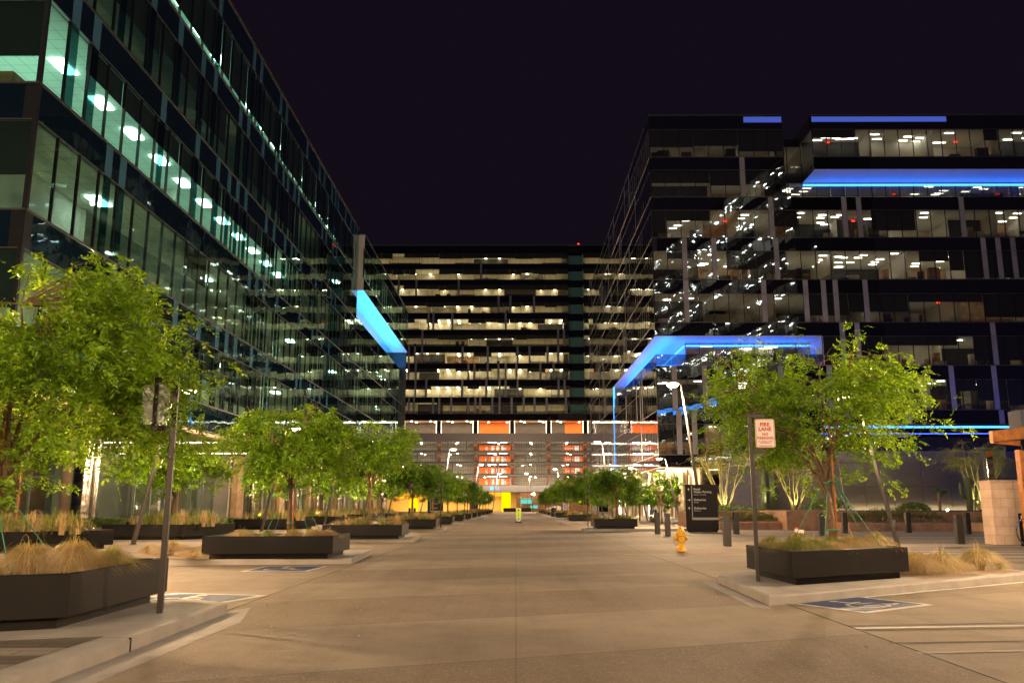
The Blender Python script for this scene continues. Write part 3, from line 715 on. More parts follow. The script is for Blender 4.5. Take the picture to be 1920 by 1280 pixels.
# ------------------------------------------------------------------ sign posts
def text(s, size, mat, parent, loc, rot=(PI/2,0,0), name='lettering', ax='CENTER', ext=.0015, bold=0):
    cu = bpy.data.curves.new(name, 'FONT'); cu.body = s; cu.size = size; cu.align_x = ax; cu.extrude = ext; cu.offset = bold
    cu.materials.append(M[mat]); cu.space_line = .9
    o = bpy.data.objects.new(name, cu); C.objects.link(o); o.parent = parent; o.location = loc; o.rotation_euler = rot; return o
def rrect(w, h, r, n=4):
    pts = []
    for cx, cy2, a0 in ((w/2-r,h/2-r,0),(-w/2+r,h/2-r,90),(-w/2+r,-h/2+r,180),(w/2-r,-h/2+r,270)):
        for k in range(n+1): a = R_(a0+90*k/n); pts.append((cx+r*math.cos(a), cy2+r*math.sin(a)))
    return pts
def sign_post(x, y, z, side, rz, label, words, lean=0):
    """square post with an offset bracket; the plate hangs on the side given"""
    root = empty('sign_post', (x,y,z), rz, label, 'sign', 'dark sign posts at the kerbs'); s = side
    b = MB(); b.box(-.03,.03,-.03,.03,0,2.62); b.build('post', M['post'], root, bevel=.004)
    b = MB(); b.box(.031*s,.24*s,-.02,.02,2.56,2.62) if s>0 else b.box(.24*s,.031*s,-.02,.02,2.56,2.62)
    x0, x1 = sorted((.031*s,.24*s)); b.box(x0,x1,-.02,.02,2.0,2.06)
    x0, x1 = sorted((.195*s,.24*s)); b.box(x0,x1,-.018,.018,2.062,2.558); b.build('bracket', M['post'], root, bevel=.003)
    b = MB(); pts = rrect(.305,.457,.03); cx = .225*s; yf = -.032
    P = [(cx+p[0], p[1]+2.31) for p in pts]; n = len(P)
    b.add([(p[0],yf,p[1]) for p in P]+[(p[0],yf+.006,p[1]) for p in P], [tuple(range(n)), tuple(range(2*n-1,n-1,-1))]+[(i,i+n,(i+1)%n+n,(i+1)%n) for i in range(n)])
    plate = b.build('sign_plate', M['signw'] if words else M['signback'], root)
    if words:
        b = MB()
        po = rrect(.290,.442,.026); pi = rrect(.276,.428,.020); m = len(po)
        b.add([(cx+p[0],yf-.0015,p[1]+2.31) for p in po]+[(cx+p[0],yf-.0015,p[1]+2.31) for p in pi], [(i,(i+1)%m,(i+1)%m+m,i+m) for i in range(m)])
        b.build('red_border', M['signred'], plate)
        for wd, sz, zz, bo in words: text(wd, sz, 'signred', plate, (cx, yf-.003, zz), bold=bo)
    return root
FL = [('FIRE',.083,2.425,.0025),('LANE',.083,2.35,.0025),('NO',.060,2.275,.0015),('PARKING',.060,2.215,.0012),('BY ORDER OF THE',.026,2.172,0),('FIRE MARSHAL',.026,2.146,0),('TEMPE FIRE CODE',.026,2.10,0)]
sign_post(3.80, 13.95, .125, 1, R_(-8), 'dark post with white FIRE LANE NO PARKING sign on the right kerb', FL)
sign_post(-3.93, 9.85, .125, 1, R_(180+6), 'tall dark sign post in front of the nearest left planter', None)
for i, (x, y) in enumerate([(4.22,51.3),(4.25,75.8),(4.25,98.2),(4.2,123.7)]):
    sign_post(x, y, .125 if i else .0, 1, 0, 'distant right kerb post with small white sign, %s from the camera' % ords[i], [('NO',.08,2.39,.002),('PARKING',.055,2.31,.001),('FIRE LANE',.045,2.2,.001)])
for i, (x, y) in enumerate([(-4.15,48.5),(-4.05,73.2),(-3.95,96.0),(-3.9,123.7)]):
    r = sign_post(x, y, .0, 1, PI, 'distant left kerb post seen from behind its sign, %s from the camera' % ords[i], None)

# ------------------------------------------------------------------ street lamps
LC = (1., .66, .36)
def lamp_short(x, y, side, label, e=420):
    """5 m pole leaning towards the street with a flat head; side -1 left, 1 right of the street"""
    root = empty('street_lamp', (x,y,.12 if side<0 else 0), 0, label, 'street lamp', 'short leaning street lamps'); e *= 4.6
    s = -side; T = (.95*s,0,4.72)
    b = MB(); b.tube([(0,0,0),T], [.075,.045], 12); b.lathe([(.13,0),(.13,.02),(0,.02)], n=16); b.build('pole', M['pole'], root)
    b = MB(); b.box(-.05,.03,-.05,.05,.55,.75); o = b.build('hand_hole_cover', M['pole'], root, bevel=.01); o.location = (.1*s-.0,-.05,.1)
    b = MB(); b.tube([T,(T[0]+.25*s,0,4.80)], .025, 6); x0, x1 = sorted((T[0]+.2*s,T[0]+.68*s)); b.box(x0,x1,-.14,.14,4.76,4.83); hd = b.build('lamp_head', M['dark'], root, bevel=.01)
    b = MB(); b.lathe([(0,-.13),(.13,-.11),(.21,-.05),(.22,0)], c=((x0+x1)/2,0,4.757), n=14); b.build('lens', M['lampbowl'], hd)
    light('AREA', 'lamp_light', ((x0+x1)/2,0,4.72), e*.62, LC, root, size=.30)
    light('POINT', 'lamp_light', ((x0+x1)/2,0,4.52), e*.9, LC, root, radius=.12)
    return root
for i, y in enumerate([1, 14, 27, 40.5, 53.7, 67, 80, 107]):  # first two continue the row out of view, for foreground light
    lamp_short(-11.75, y, -1, 'short leaning lamp pole on the left, %s' % ['unseen beside the camera','added out of frame at the left','standing behind the first black sign post','behind the second kerb planter','behind the tree of the third planter','fourth visible one from the camera','fifth visible one from the camera','farthest of the row'][i], (820 if y == 14 else 420) if y > 5 else 300)
for i, y in enumerate([1, 14, 27.7, 64, 80, 94.5, 108, 120]):  # nearest two stand unseen, put in for light on the foreground
    lamp_short(12.0 if i != 1 else 12.6, y, 1, 'short leaning lamp pole on the right, %s' % ['unseen beside the camera','added out of frame at the right','behind the tree of the right planter','left of the directory sign','first beyond the round metal columns','second beyond the round metal columns','third beyond the round metal columns','farthest of the row'][i], (560 if y == 14 else 420) if y > 5 else 240)
def lamp_tall(x, y, side, label, e=900):
    root = empty('tall_street_lamp', (x,y,0), 0, label, 'street lamp', 'tall leaning street lamps'); s = -side; e *= 3.4; T = (1.0*s,0,8.5)
    b = MB(); b.tube([(0,0,0),T], [.11,.055], 12); b.build('pole', M['pole'], root)
    b = MB(); b.tube([T,(T[0]+.25*s,0,8.6)], .03, 6); x0, x1 = sorted((T[0]+.2*s,T[0]+.85*s)); b.box(x0,x1,-.17,.17,8.56,8.65); hd = b.build('lamp_head', M['dark'], root, bevel=.01)
    b = MB(); b.lathe([(0,-.24),(.23,-.21),(.35,-.09),(.37,0)], c=((x0+x1)/2,0,8.557), n=16); b.build('lens', M['lampbowl'], hd)
    light('POINT', 'lamp_light', ((x0+x1)/2,0,7.7), e, LC, root, radius=.15)
lamp_tall(11.0, 51.5, 1, 'tall glaring street lamp in front of the right tower', 1500)
lamp_tall(10.9, 99, 1, 'tall street lamp above the right kerb trees in the distance')
lamp_tall(-9.6, 112, -1, 'tall street lamp against the garage, nearest of the left pair')
lamp_tall(-7.6, 153, -1, 'tall street lamp against the garage, farther of the left pair')
lamp_tall(9.3, 172, 1, 'tall street lamp in front of the garage right of the centre')
lamp_tall(3.9, 195, 1, 'tall straight-looking lamp in front of the teal lobby screen')
lamp_tall(-5.2, 195, -1, 'tall lamp in front of the garage stair lobby')
lamp_tall(-10.5, -14, -1, 'added tall street lamp behind the camera on the left', 2600)  # unseen pair put in to even out the foreground light
lamp_tall(10.5, -14, 1, 'added tall street lamp behind the camera on the right', 2600)
# unlit twin lamp and thin pole on the right beds
root = empty('twin_head_lamp', (27.6,50.8,0), 0, 'unlit thin lamp with two small heads beside the desert tree', 'street lamp')
b = MB(); b.tube([(0,0,0),(-.25,0,4.6)], [.09,.06], 10); b.build('pole', M['pole'], root)
for sx in (-1,1):
    b = MB(); b.box(-.25+sx*.1-.0 if sx>0 else -.25-.38, -.25+.38 if sx>0 else -.25-.1, -.1,.1,4.55,4.66); b.build('lamp_head', M['pole'], root, bevel=.01)
b = MB(); b.tube([(18.9,49.9,0),(18.6,49.9,3.9)], .05, 8); tag(b.build('flag_pole', M['pole']), 'plain thin grey pole rising behind the right planter tree', 'pole')

# ------------------------------------------------------------------ bollards
def bollard(x, y, lab, z=0, k=1.0):
    root = empty('bollard', (x,y,z), R_(random.uniform(-4,4)), lab, 'bollard', 'square charcoal bollards')
    b = MB(); b.box(-.115,.115,-.115,.115,0,.97*k); b.build('shaft', M['post'], root, bevel=.006)
    b = MB(); b.box(-.105,.105,-.105,.105,.972*k,.985*k); b.build('cap', M['dark'], root)
    b = MB(); b.box(-.118,-.1155,-.05,.05,.75,.90); b.build('light_slot', M['dark'], root)
for x, y, l in [(6.75,41.9,'bollard farther left of the yellow hydrant'),(6.72,38.9,'bollard nearest left of the yellow hydrant'),(6.95,29.0,'bollard right of the directory sign, standing closest to the camera'),(10.3,41.1,'bollard behind and right of the directory sign'),
    (13.4,38.5,'bollard left of the trunk behind the right planter'),(15.9,42.5,'bollard right of the trunk behind the right planter'),(19.4,43.5,'bollard beyond the right end of right planter'),(15.45,30.7,'large bollard left of the stone pillar with a spark of light behind'),(21.3,41.5,'bollard hidden half behind the large one by the pillar'),
    (12.4,64,'bollard before the round metal columns, left one'),(13.4,60.5,'bollard before the round metal columns, right one')]:
    bollard(x, y, l)
for i, (x, y) in enumerate([(-11.5,76),(-10.4,90),(-11.9,98)]): bollard(x, y, 'far bollard on the left plaza, %s from the camera' % (['nearest']+ords)[i] , .12)

# ------------------------------------------------------------------ fire hydrant
h = empty('fire_hydrant', (4.79,25.6,0), 0, 'yellow fire hydrant standing on the paving left of the right planter', 'fire hydrant')
b = MB(); b.lathe([(.0,0),(.165,0),(.165,.035),(.125,.045),(.115,.07),(.105,.08),(.10,.40),(.115,.42),(.15,.43),(.15,.46),(.12,.47),(.0,.47)], n=24)
for k in range(8): a = k*PI/4; b.tube([(.145*math.cos(a),.145*math.sin(a),.03),(.145*math.cos(a),.145*math.sin(a),.06)], .014, 6)
b.build('barrel', M['hydrant'], h)
b = MB(); b.lathe([(.125,.47),(.13,.50),(.12,.57),(.085,.635),(.04,.665),(.035,.70),(.022,.73),(0,.74)], n=24)
for k in range(8): a = k*PI/4+.3; b.tube([(.135*math.cos(a),.135*math.sin(a),.455),(.135*math.cos(a),.135*math.sin(a),.49)], .012, 6)
b.build('bonnet', M['hydrant'], h)
for sx in (-1,1):
    b = MB(); b.tube([(.08*sx,0,.36),(.15*sx,0,.36),(.152*sx,0,.36),(.185*sx,0,.36)], [.055,.055,.066,.06], 14); b.tube([(.185*sx,0,.36),(.215*sx,0,.36)], .022, 5); b.build('hose_nozzle', M['hydrant'], h)
b = MB(); b.tube([(0,-.08,.33),(0,-.17,.33),(0,-.172,.33),(0,-.20,.33)], [.07,.07,.085,.075], 16); b.tube([(0,-.2,.33),(0,-.23,.33)], .025, 5); b.build('pumper_nozzle', M['hydrant'], h)
b = MB(); b.tube([(-.17,-.02,.33),(-.185,-.03,.24),(-.16,-.03,.17),(-.11,-.03,.2)], .007, 5); b.build('cap_chain', M['pole'], h)

# ------------------------------------------------------------------ directory signs
def monolith(x, y, rz, lab, full=True, z=0, sc_=1):
    r = empty('directory_sign', (x,y,z), rz, lab, 'directory sign', 'black directory signs')
    b = MB(); b.box(0,1.62,0,.28,.10,2.38); b.box(.06,1.56,.03,.25,0,.10); b.build('slab', M['dark'], r, bevel=.008)
    b = MB(); b.box(.30,.345,-.012,-.002,.60,2.33); b.box(.345,1.62,-.012,-.002,.60,.72); b.build('grey_band', M['signgreyband'], r)
    if full:
        for s, sz, zz in (('Retail',.15,2.10),('Visitor Parking',.15,1.96),('Building 5 - East Garage',.065,1.85),('Deliveries',.15,1.56),('Building 2',.065,1.46),('Deliveries',.15,1.14),('Buildings 3/4',.065,1.04)):
            text(s, sz, 'signwhite', r, (.42,-.006,zz), ax='LEFT', bold=.0012 if sz > .1 else 0)
        for zz, up in ((2.12,1),(1.60,0),(1.17,1)):
            b = MB(); 
            def bar(p, q, w=.012):
                p = Vector(p); q = Vector(q); d = (q-p).normalized(); nn = Vector((-d.y,d.x))*w
                b.add([(v.x,-.004,v.y) for v in (p-nn,q-nn,q+nn,p+nn)], [(0,1,2,3)])
            c = Vector((.17,zz)); 
            if up: bar(c+Vector((0,-.06)), c+Vector((0,.06))); bar(c+Vector((-.045,.015)), c+Vector((0,.065))); bar(c+Vector((.045,.015)), c+Vector((0,.065)))
            else: bar(c+Vector((-.06,0)), c+Vector((.06,0))); bar(c+Vector((.015,-.045)), c+Vector((.065,0))); bar(c+Vector((.015,.045)), c+Vector((.065,0)))
            b.build('arrow', M['signwhite'], r)
    else:
        for zz in (1.9,1.4,.95):
            text('Deliveries' if zz < 1.8 else 'Retail', .15, 'signwhite', r, (.42,-.006,zz), ax='LEFT')
    return r
monolith(8.72, 44.9, R_(-8), 'black directory sign reading Retail Visitor Parking and Deliveries', True)
monolith(-9.2, 91, R_(0), 'distant black directory sign between left kerb trees, nearer one', False, .12)
monolith(-8.9, 168, R_(0), 'distant black directory sign between left kerb trees, farther one', False, .12)

# ------------------------------------------------------------------ in-street stop sign
r = empty('crosswalk_sign', (.22,70.5,0), 0, 'lime yellow pedestrian stop panel standing in the middle of the street', 'sign')
b = MB(); b.box(-.26,.26,-.16,.16,0,.09); b.build('rubber_base', M['black'], r, bevel=.02)
b = MB(); b.prism([(-.14,-.02),(.14,-.02),(.14,.02),(-.14,.02)], .09, .18)
b.add([(x,-.02,z) for x,z in ((-.14,.17),(.14,.17),(.21,.24),(.21,1.14),(-.21,1.14),(-.21,.24))]+[(x,.02,z) for x,z in ((-.14,.17),(.14,.17),(.21,.24),(.21,1.14),(-.21,1.14),(-.21,.24))], [(0,1,2,3,4,5),(11,10,9,8,7,6)]+[(i,i+6,(i+1)%6+6,(i+1)%6) for i in range(6)])
b.build('panel', M['signw'], r)
b = MB(); b.box(-.17,.17,-.026,-.021,.37,1.07); b.build('lime_field', M['lime'], r)
b = MB(); b.add([(.085*math.cos(R_(22.5+45*k)),-.030,.97+.085*math.sin(R_(22.5+45*k))) for k in range(8)], [tuple(range(8))]); b.add([(-.03,-.03,.86),(.03,-.03,.86),(0,-.03,.83)], [(0,2,1)]); oct_ = b.build('stop_octagon', M['signred'], r)
text('STOP', .055, 'signwhite', oct_, (0,-.033,.95))
text('FOR', .06, 'black', r, (0,-.029,.74))
b = MB(); b.box(-.018,.018,-.030,-.027,.55,.63); b.box(-.03,-.012,-.030,-.027,.46,.55); b.box(.012,.03,-.030,-.027,.46,.55); b.add([(.02*math.cos(t),-.029,.655+.02*math.sin(t)) for t in [k*PI/4 for k in range(8)]], [tuple(range(8))]); b.build('pedestrian_symbol', M['black'], r)
b = MB(); b.box(-.06,.06,-.026,-.021,.24,.31); b.build('grip_slot', M['dark'], r)

# cone with a notice
r = empty('traffic_cone', (6.95,21.8,0), 0, 'orange traffic cone wearing a white notice behind the right planter', 'traffic cone')
b = MB(); b.box(-.18,.18,-.18,.18,0,.03); b.lathe([(.14,.03),(.035,.76),(0,.77)], n=18); b.build('cone_body', M['orange'], r)
b = MB(); b.lathe([(.103,.30),(.078,.46)], n=18); b.build('reflective_collar', M['signwhite'], r)
b = MB(); b.box(-.13,.10,-.085,-.08,.50,.72); o = b.build('paper_notice', M['signw'], r); o.rotation_euler = (0,R_(5),0)
text('NO PARKING', .032, 'signred', o, (-.015,-.088,.62))

# trash bin, car
b = MB(); b.lathe([(.30,0),(.32,.05),(.32,.95),(.26,1.02),(0,1.02)], n=20); tag(b.build('litter_bin', M['steel'], None, loc=(11.6,74,0)), 'round stainless litter bin by the right metal columns', 'litter bin')
b = MB(); b.lathe([(.27,0),(.28,.95),(.2,1.0),(0,1.0)], n=16); tag(b.build('litter_bin', M['dark'], None, loc=(4.35,101,.125)), 'dark round litter bin at the right kerb among far planters', 'litter bin')
r = empty('parked_car', (9.3,201,0), 0, 'white saloon car crossing behind the right kerb planters', 'car')
prof = [(-2.3,.35),(-2.3,.75),(-2.1,.92),(-1.35,.98),(-.65,1.40),(.55,1.42),(1.35,1.0),(2.05,.86),(2.3,.7),(2.32,.35)]
b = MB(); n_ = len(prof); 
vs = [(x,-.88 if z<1.05 else -.68,z) for x,z in prof]+[(x,.88 if z<1.05 else .68,z) for x,z in prof]
b.add(vs, [tuple(range(n_)), tuple(range(2*n_-1,n_-1,-1))]+[(i,i+n_,(i+1)%n_+n_,(i+1)%n_) for i in range(n_)]); b.build('body', M['white'], r, bevel=.05, seg=2)
b = MB(); b.add([(-1.25,-.85,1.0),(-.62,-.70,1.36),(.02,-.70,1.38),(.02,-.85,1.0)], [(0,1,2,3)]); b.add([(.08,-.85,1.0),(.08,-.70,1.38),(.52,-.70,1.38),(1.22,-.85,1.02)], [(0,1,2,3)]); b.build('side_window', M['carglass'], r)
for x in (-1.4,1.42):
    for y in (-.86,.70):
        b = MB(); b.tube([(x,y,.33),(x,y+.18,.33)], .33, 20); wh = b.build('wheel', M['black'], r)
        b = MB(); b.tube([(x,y-.01,.33),(x,y+.0,.33)], .2, 14); b.build('rim', M['pole'], wh)
b = MB(); b.box(-2.33,-2.2,-.8,-.5,.65,.8); b.build('tail_light', M['tail'], r)

# ------------------------------------------------------------------ stone pillar, pergola, racks (right edge)
def stone_mat():
    n = N('pale_stone_blocks'); o = n.obj(); br = n.n('TexBrick'); mp = n.n('Mapping'); n.set(mp, 0, o); mp.inputs['Rotation'].default_value = (R_(90),0,0); n.set(br, 'Vector', mp.outputs[0])
    for k, v in (('Scale', 1.), ('Mortar Size', .008), ('Brick Width', .46), ('Row Height', .31)): br.inputs[k].default_value = v
    br.inputs['Color1'].default_value = (.52,.38,.29,1); br.inputs['Color2'].default_value = (.44,.31,.235,1); br.inputs['Mortar'].default_value = (.15,.11,.09,1)
    b = n.n('BsdfPrincipled'); n.set(b, 'Base Color', n.mix(.5, br.outputs['Color'], n.ramp(n.noise(o, 3, 4, .6), [(.3,(.38,.27,.2)),(.7,(.58,.44,.34))]))); b.inputs['Roughness'].default_value = .85
    n.set(b, 'Normal', n.bump(n.noise(o, 14, 4, .6), .012)); return n.done(b.outputs[0])
M['stone'] = stone_mat()
b = MB(); b.box(16.25,17.7,29.9,30.6,0,2.12); pl_ = b.build('stone_pillar', M['stone'], bevel=.01); tag(pl_, 'pale stone block pillar at the right edge beside the bike racks', 'pillar')
b = MB(); b.box(16.22,17.73,29.87,30.63,2.122,2.16); b.build('coping', M['stone'], pl_)
r = empty('pergola', (0,0,0), 0, 'brown timber pergola with metal roof at the right photo edge', 'pergola')
b = MB(); b.box(16.62,16.87,28.6,28.87,0,3.12); b.build('post', M['wood'], r, bevel=.01)
b = MB(); 
b.v += []; b.add([(15.7,28.4,3.36),(20,28.4,3.84),(20,28.62,3.84),(15.7,28.62,3.36),(15.7,28.4,3.72),(20,28.4,4.22),(20,28.62,4.22),(15.7,28.62,3.72)], [(0,1,5,4),(1,2,6,5),(2,3,7,6),(3,0,4,7),(4,5,6,7),(3,2,1,0)]); b.build('edge_beam', M['wood'], r)
b = MB(); b.add([(15.9,28.75,3.50),(20,28.75,3.12),(20,28.95,3.12),(15.9,28.95,3.50),(15.9,28.75,3.34),(20,28.75,2.96),(20,28.95,2.96),(15.9,28.95,3.34)], [(0,3,2,1),(4,5,6,7),(0,1,5,4),(2,3,7,6),(0,4,7,3),(1,2,6,5)]); b.build('rafter', M['wood'], r)
b = MB(); b.box(16.70,17.3,28.54,28.60,3.10,3.40); b.build('steel_bracket', M['dark'], r)
b = MB()
for k in range(7): b.box(17.0+k*.5,17.08+k*.5,28.65,30.5,3.5+.04*k,3.55+.04*k)
b.build('slats', M['dark'], r)
r2 = MB(); r2.box(16.72,16.94,30.8,30.83,1.95,3.2); tag(r2.build('hanging_mirror_panel', M['mirror']), 'tall polished metal strip hanging beside the pergola post', 'panel')
r2 = MB(); r2.prism([(32.3,55),(45,55),(45,56.4),(32.3,56.4)], 6.2, 7.35); r2.prism([(36,55.2),(44,55.2),(44,56.2),(36,56.2)], 0, 6.2); tag(r2.build('pavilion', M['garage_fascia']), 'grey roofed pavilion behind the pergola at right edge', 'pavilion')
for i, (x, l) in enumerate([(16.15,'left round stainless bike rack hoop by the stone pillar'),(16.62,'right round stainless bike rack hoop at the photo edge')]):
    b = MB(); b.tube([(.40*math.cos(t),0,.50+.40*math.sin(t)) for t in np.linspace(-PI/2+.2,1.5*PI-.2,36)], .024, 8); b.tube([(-.08,0,0),(-.08,0,.11)], .024, 8); b.tube([(.08,0,0),(.08,0,.11)], .024, 8)
    o = b.build('bike_rack', M['mirror'], None, loc=(x,27.9+.1*i,0)); o.rotation_euler = (0,0,R_(20)); tag(o, l, 'bike rack', 'bike racks')
r = empty('notice_frame', (16.55,28.9,0), 0, 'black framed notice stand behind the bike racks', 'notice stand')
b = MB(); b.box(0,.9,0,.05,.0,1.06); b.build('frame', M['dark'], r, bevel=.006)
b = MB(); b.box(.06,.2,-.004,-.001,.86,.98); b.build('notice', M['signw'], r)
# spark of a far ground light beside bollard
b = MB(); b.lathe([(.05,0),(.06,.1),(0,.12)], n=10); o = b.build('ground_spotlight', M['lampglow'], None, loc=(25.3,51.4,1.0)); tag(o, 'tiny bright spotlight on the stone bed above the large bollard', 'spotlight', 'ground spotlights')
def uplight(x, y, z, e, lab, col=(1.,.86,.45), tilt=0):
    b = MB(); b.lathe([(.06,0),(.07,.10),(.055,.12),(0,.12)], n=10); o = b.build('ground_spotlight', M['dark'], None, loc=(x,y,z)); tag(o, lab, 'spotlight', 'ground spotlights')
    light('SPOT', 'uplight', (0,0,.16), e, col, o, rot=(PI+tilt,0,0), radius=.05, angle=R_(95))
uplight(13.5,56.2,.97,100,'ground spotlight under the desert tree by the directory sign', tilt=-.3)
uplight(18.4,57.2,.97,100,'ground spotlight under the yellow desert tree', tilt=-.3)
uplight(16.7,56.8,.97,160,'ground spotlight under the cactus columns', tilt=-.3)
for i, (x, y) in enumerate([(-14.0,31.6),(-13.2,45),(-13.0,57.2),(-13.,69.6)]):
    uplight(x, y, .60, 260, 'spotlight in the grass of plaza planter number %d' % (i+2), (1.,.9,.45))
uplight(28.0,52.8,.97,200,'ground spotlight under the desert tree behind the pillar', tilt=-.2)

# ------------------------------------------------------------------ curtain-wall buildings
class Face:
    def __init__(s, o, u, n): s.o = Vector(o); s.u = Vector(u); s.n = Vector(n)
    def p(s, u, w_, z): q = s.o + s.u*u + s.n*w_; return (q.x, q.y, z)
    def box(s, b, u0, u1, w0, w1, z0, z1, mi=0):
        P = [s.p(u0,w0,z0),s.p(u1,w0,z0),s.p(u1,w1,z0),s.p(u0,w1,z0),s.p(u0,w0,z1),s.p(u1,w0,z1),s.p(u1,w1,z1),s.p(u0,w1,z1)]
        b.add(P, [(0,3,2,1),(4,5,6,7),(0,1,5,4),(1,2,6,5),(2,3,7,6),(3,0,4,7)], mi)
def storey(B, F, u0, u1, zs_, zg, zt_, K, seed, pitch=1.45, lit=1., lcol=(1,.9,.66), fixt='fixtw', fsp=(4.35, 1.2, .5), fixu=None, shade=(.3,.35,.6), panels=.16, rooms=(5,9), depth=8, span_top=None, inner='inwall', fixd=(2.2,), exitp=.0, rf=0, dark=.15, ind=False, near=.5, fp=.82, litto=None, wood=.12):
    """one storey: glazing zs_..zg with spandrel glass zg..zt_, room behind with ceiling, back wall, partitions and lamps.
    shade = (share of bays with shade, min drop, max drop)"""
    rd = random.Random(seed); n = max(1, round((u1-u0)/pitch)); pw = (u1-u0)/n
    nm = [M['glass'+K], M['span'+K]]
    g = MB(); m = MB(); sp = MB(); pa = MB(); sh = MB(); mi = (.022 if K == 'C' else .028)
    if zg > zs_:
        for i in range(n):
            a, c = u0+i*pw+.004, u0+(i+1)*pw-.004
            # each pane sits a hair out of true
            t = [rd.uniform(-.003,.003) for _ in range(3)]
            g.add([F.p(a,t[0],zs_),F.p(c,t[1],zs_),F.p(c,t[2],zg),F.p(a,t[0]+t[2]-t[1],zg)], [(0,1,2,3)])
        gl = g.build('ribbon_window', nm[0], B)
        for i in range(n+1): F.box(m, u0+i*pw-mi, u0+i*pw+mi, -.10, .010, zs_, zg, 0)
        F.box(m, u0, u1, -.12, .04, zs_-.06, zs_, 1); F.box(m, u0, u1, -.10, .014, zg-.02, zg+.02, 1)
        m.build('window_mullions', [M['mull'], M['slabline']], gl)
    for i in range(n):
        a, c = u0+i*pw+.006, u0+(i+1)*pw-.006; t = [rd.uniform(-.003,.003) for _ in range(3)]
        if zt_ > zg+.05: sp.add([F.p(a,t[0],zg+.03),F.p(c,t[1],zg+.03),F.p(c,t[2],zt_-.06),F.p(a,t[0]+t[2]-t[1],zt_-.06)], [(0,1,2,3)])
        if rd.random() < panels and i:
            o = rd.choice((.0, .5))*pw*.4; w_ = .34*pw if K != 'L' else .36*pw
            if ind:
                q = MB(); F.box(q, a+o, a+o+w_, -.02, .012, zs_+.01, zg if K == 'L' else zt_-.07, 0)
                if K == 'L': F.box(q, a+o, a+o+w_, -.02, .012, zg+.01, zt_-.07, 1)
                q.build('fin_panel', [M['panel'+K], M['panelLs']] if K == 'L' else M['panel'+K], B)
            else: F.box(pa, a+o, a+o+w_, -.02, .012, zs_+.01, zt_-.07)
    if zt_ > zg+.05: F.box(sp, u0, u1, -.45, -.03, zg+.02, zt_-.07, 1)
    if sp.v: sp.build('spandrel_glass', [nm[1], M['mull']], B)
    if pa.v: tag(pa.build('fin_panels', M['panel'+K], B), kind='stuff')
    if zg <= zs_: return
    # shades in runs of panes
    i = 0
    while i < n:
        run = rd.choice((1,2,2,3,3,4,5)); 
        if rd.random() < shade[0]:
            d = rd.uniform(shade[1], shade[2])*(zg-zs_); j = min(n, i+run)
            sh.add([F.p(u0+i*pw+.03,-.16,zg-d),F.p(u0+j*pw-.03,-.16,zg-d),F.p(u0+j*pw-.03,-.16,zg),F.p(u0+i*pw+.03,-.16,zg)], [(0,1,2,3)])
        i += run
    if sh.v: sh.build('roller_shades', M['shade'], B)
    # room
    rb = MB(); D = -depth; zf = zs_-.05; zc = zg+.01
    ua = u0+rf
    rb.quad(F.p(ua,-.2,zf),F.p(u1,-.2,zf),F.p(u1,D,zf),F.p(ua,D,zf),1)
    rb.quad(F.p(ua,-.2,zc),F.p(ua,D,zc),F.p(u1,D,zc),F.p(u1,-.2,zc),0)
    u = ua; 
    while u < u1-.5:
        L = min(rd.uniform(*rooms), u1-u); back = -rd.choice((depth, depth*.75, depth*.5, depth*.35)); mt = 2 if rd.random() > wood else 4
        if rd.random() < dark: mt = 3  # unlit rooms: darkness put into the wall colour
        rb.quad(F.p(u,back,zf),F.p(u+L,back,zf),F.p(u+L,back,zc),F.p(u,back,zc),mt)
        pn_ = -.25 if rd.random() < near else -2.6
        if rd.random() < .75 or near: rb.quad(F.p(u+L,pn_,zf),F.p(u+L,D,zf),F.p(u+L,D,zc),F.p(u+L,pn_,zc),2)
        if rd.random() < (.5 if K != 'C' else .12):  # desks, cabinets, people-high clutter
            for _ in range(5):
                q = rd.uniform(u+.3, u+L-1); w0 = rd.uniform(-4,-.8); F.box(rb, q, q+rd.uniform(.12,1.3), w0-.5, w0, zf, zf+rd.uniform(.5,1.7), rd.choice((3,4,2,3)))
        u += L
    room = rb.build('office_interior', [M['ceil'], M['infloor'], M[inner], M['indark'], M['woodwall']], B)
    if lit > 0:
        fx = MB(); u = ua + fsp[0]*.5; k = 0
        while u < u1-.8:
            if rd.random() < fp and (litto is None or u < litto):
                ju = rd.uniform(-.5,.5) if K == 'R' else 0.
                for dd in fixd:
                    if K == 'R': dd += rd.uniform(-.6,.8); ju = ju+rd.uniform(-.8,.8)
                    F.box(fx, u+ju-fsp[1]/2, u+ju+fsp[1]/2, -dd-fsp[2]/2, -dd+fsp[2]/2, zc-.07, zc-.02)
            if exitp and rd.random() < exitp: F.box(fx, u+1.2, u+1.55, -2.5, -2.45, zc-.40, zc-.22, 1)
            u += fsp[0]
        fx.build('ceiling_lights', [M[fixt], M['exit']], room)
        L = (litto or u1)-u0; mid = F.p(u0+L/2, -depth*.42, zf+1.0)
        ang = 0 if abs(F.u.x) > .5 else PI/2
        light('AREA', 'office_bounce_fill', mid, lit*L*5.5, lcol, B, rot=(PI,0,ang), size=L*.96, size2=depth*.55)  # added upward fill near the floor, stands in for bounce onto the ceiling
def plain(F, u0, u1, z0, z1, B, name, mat, w0=-.3, w1=0.):
    b = MB(); F.box(b, u0, u1, w0, w1, z0, z1); return b.build(name, M[mat], B)

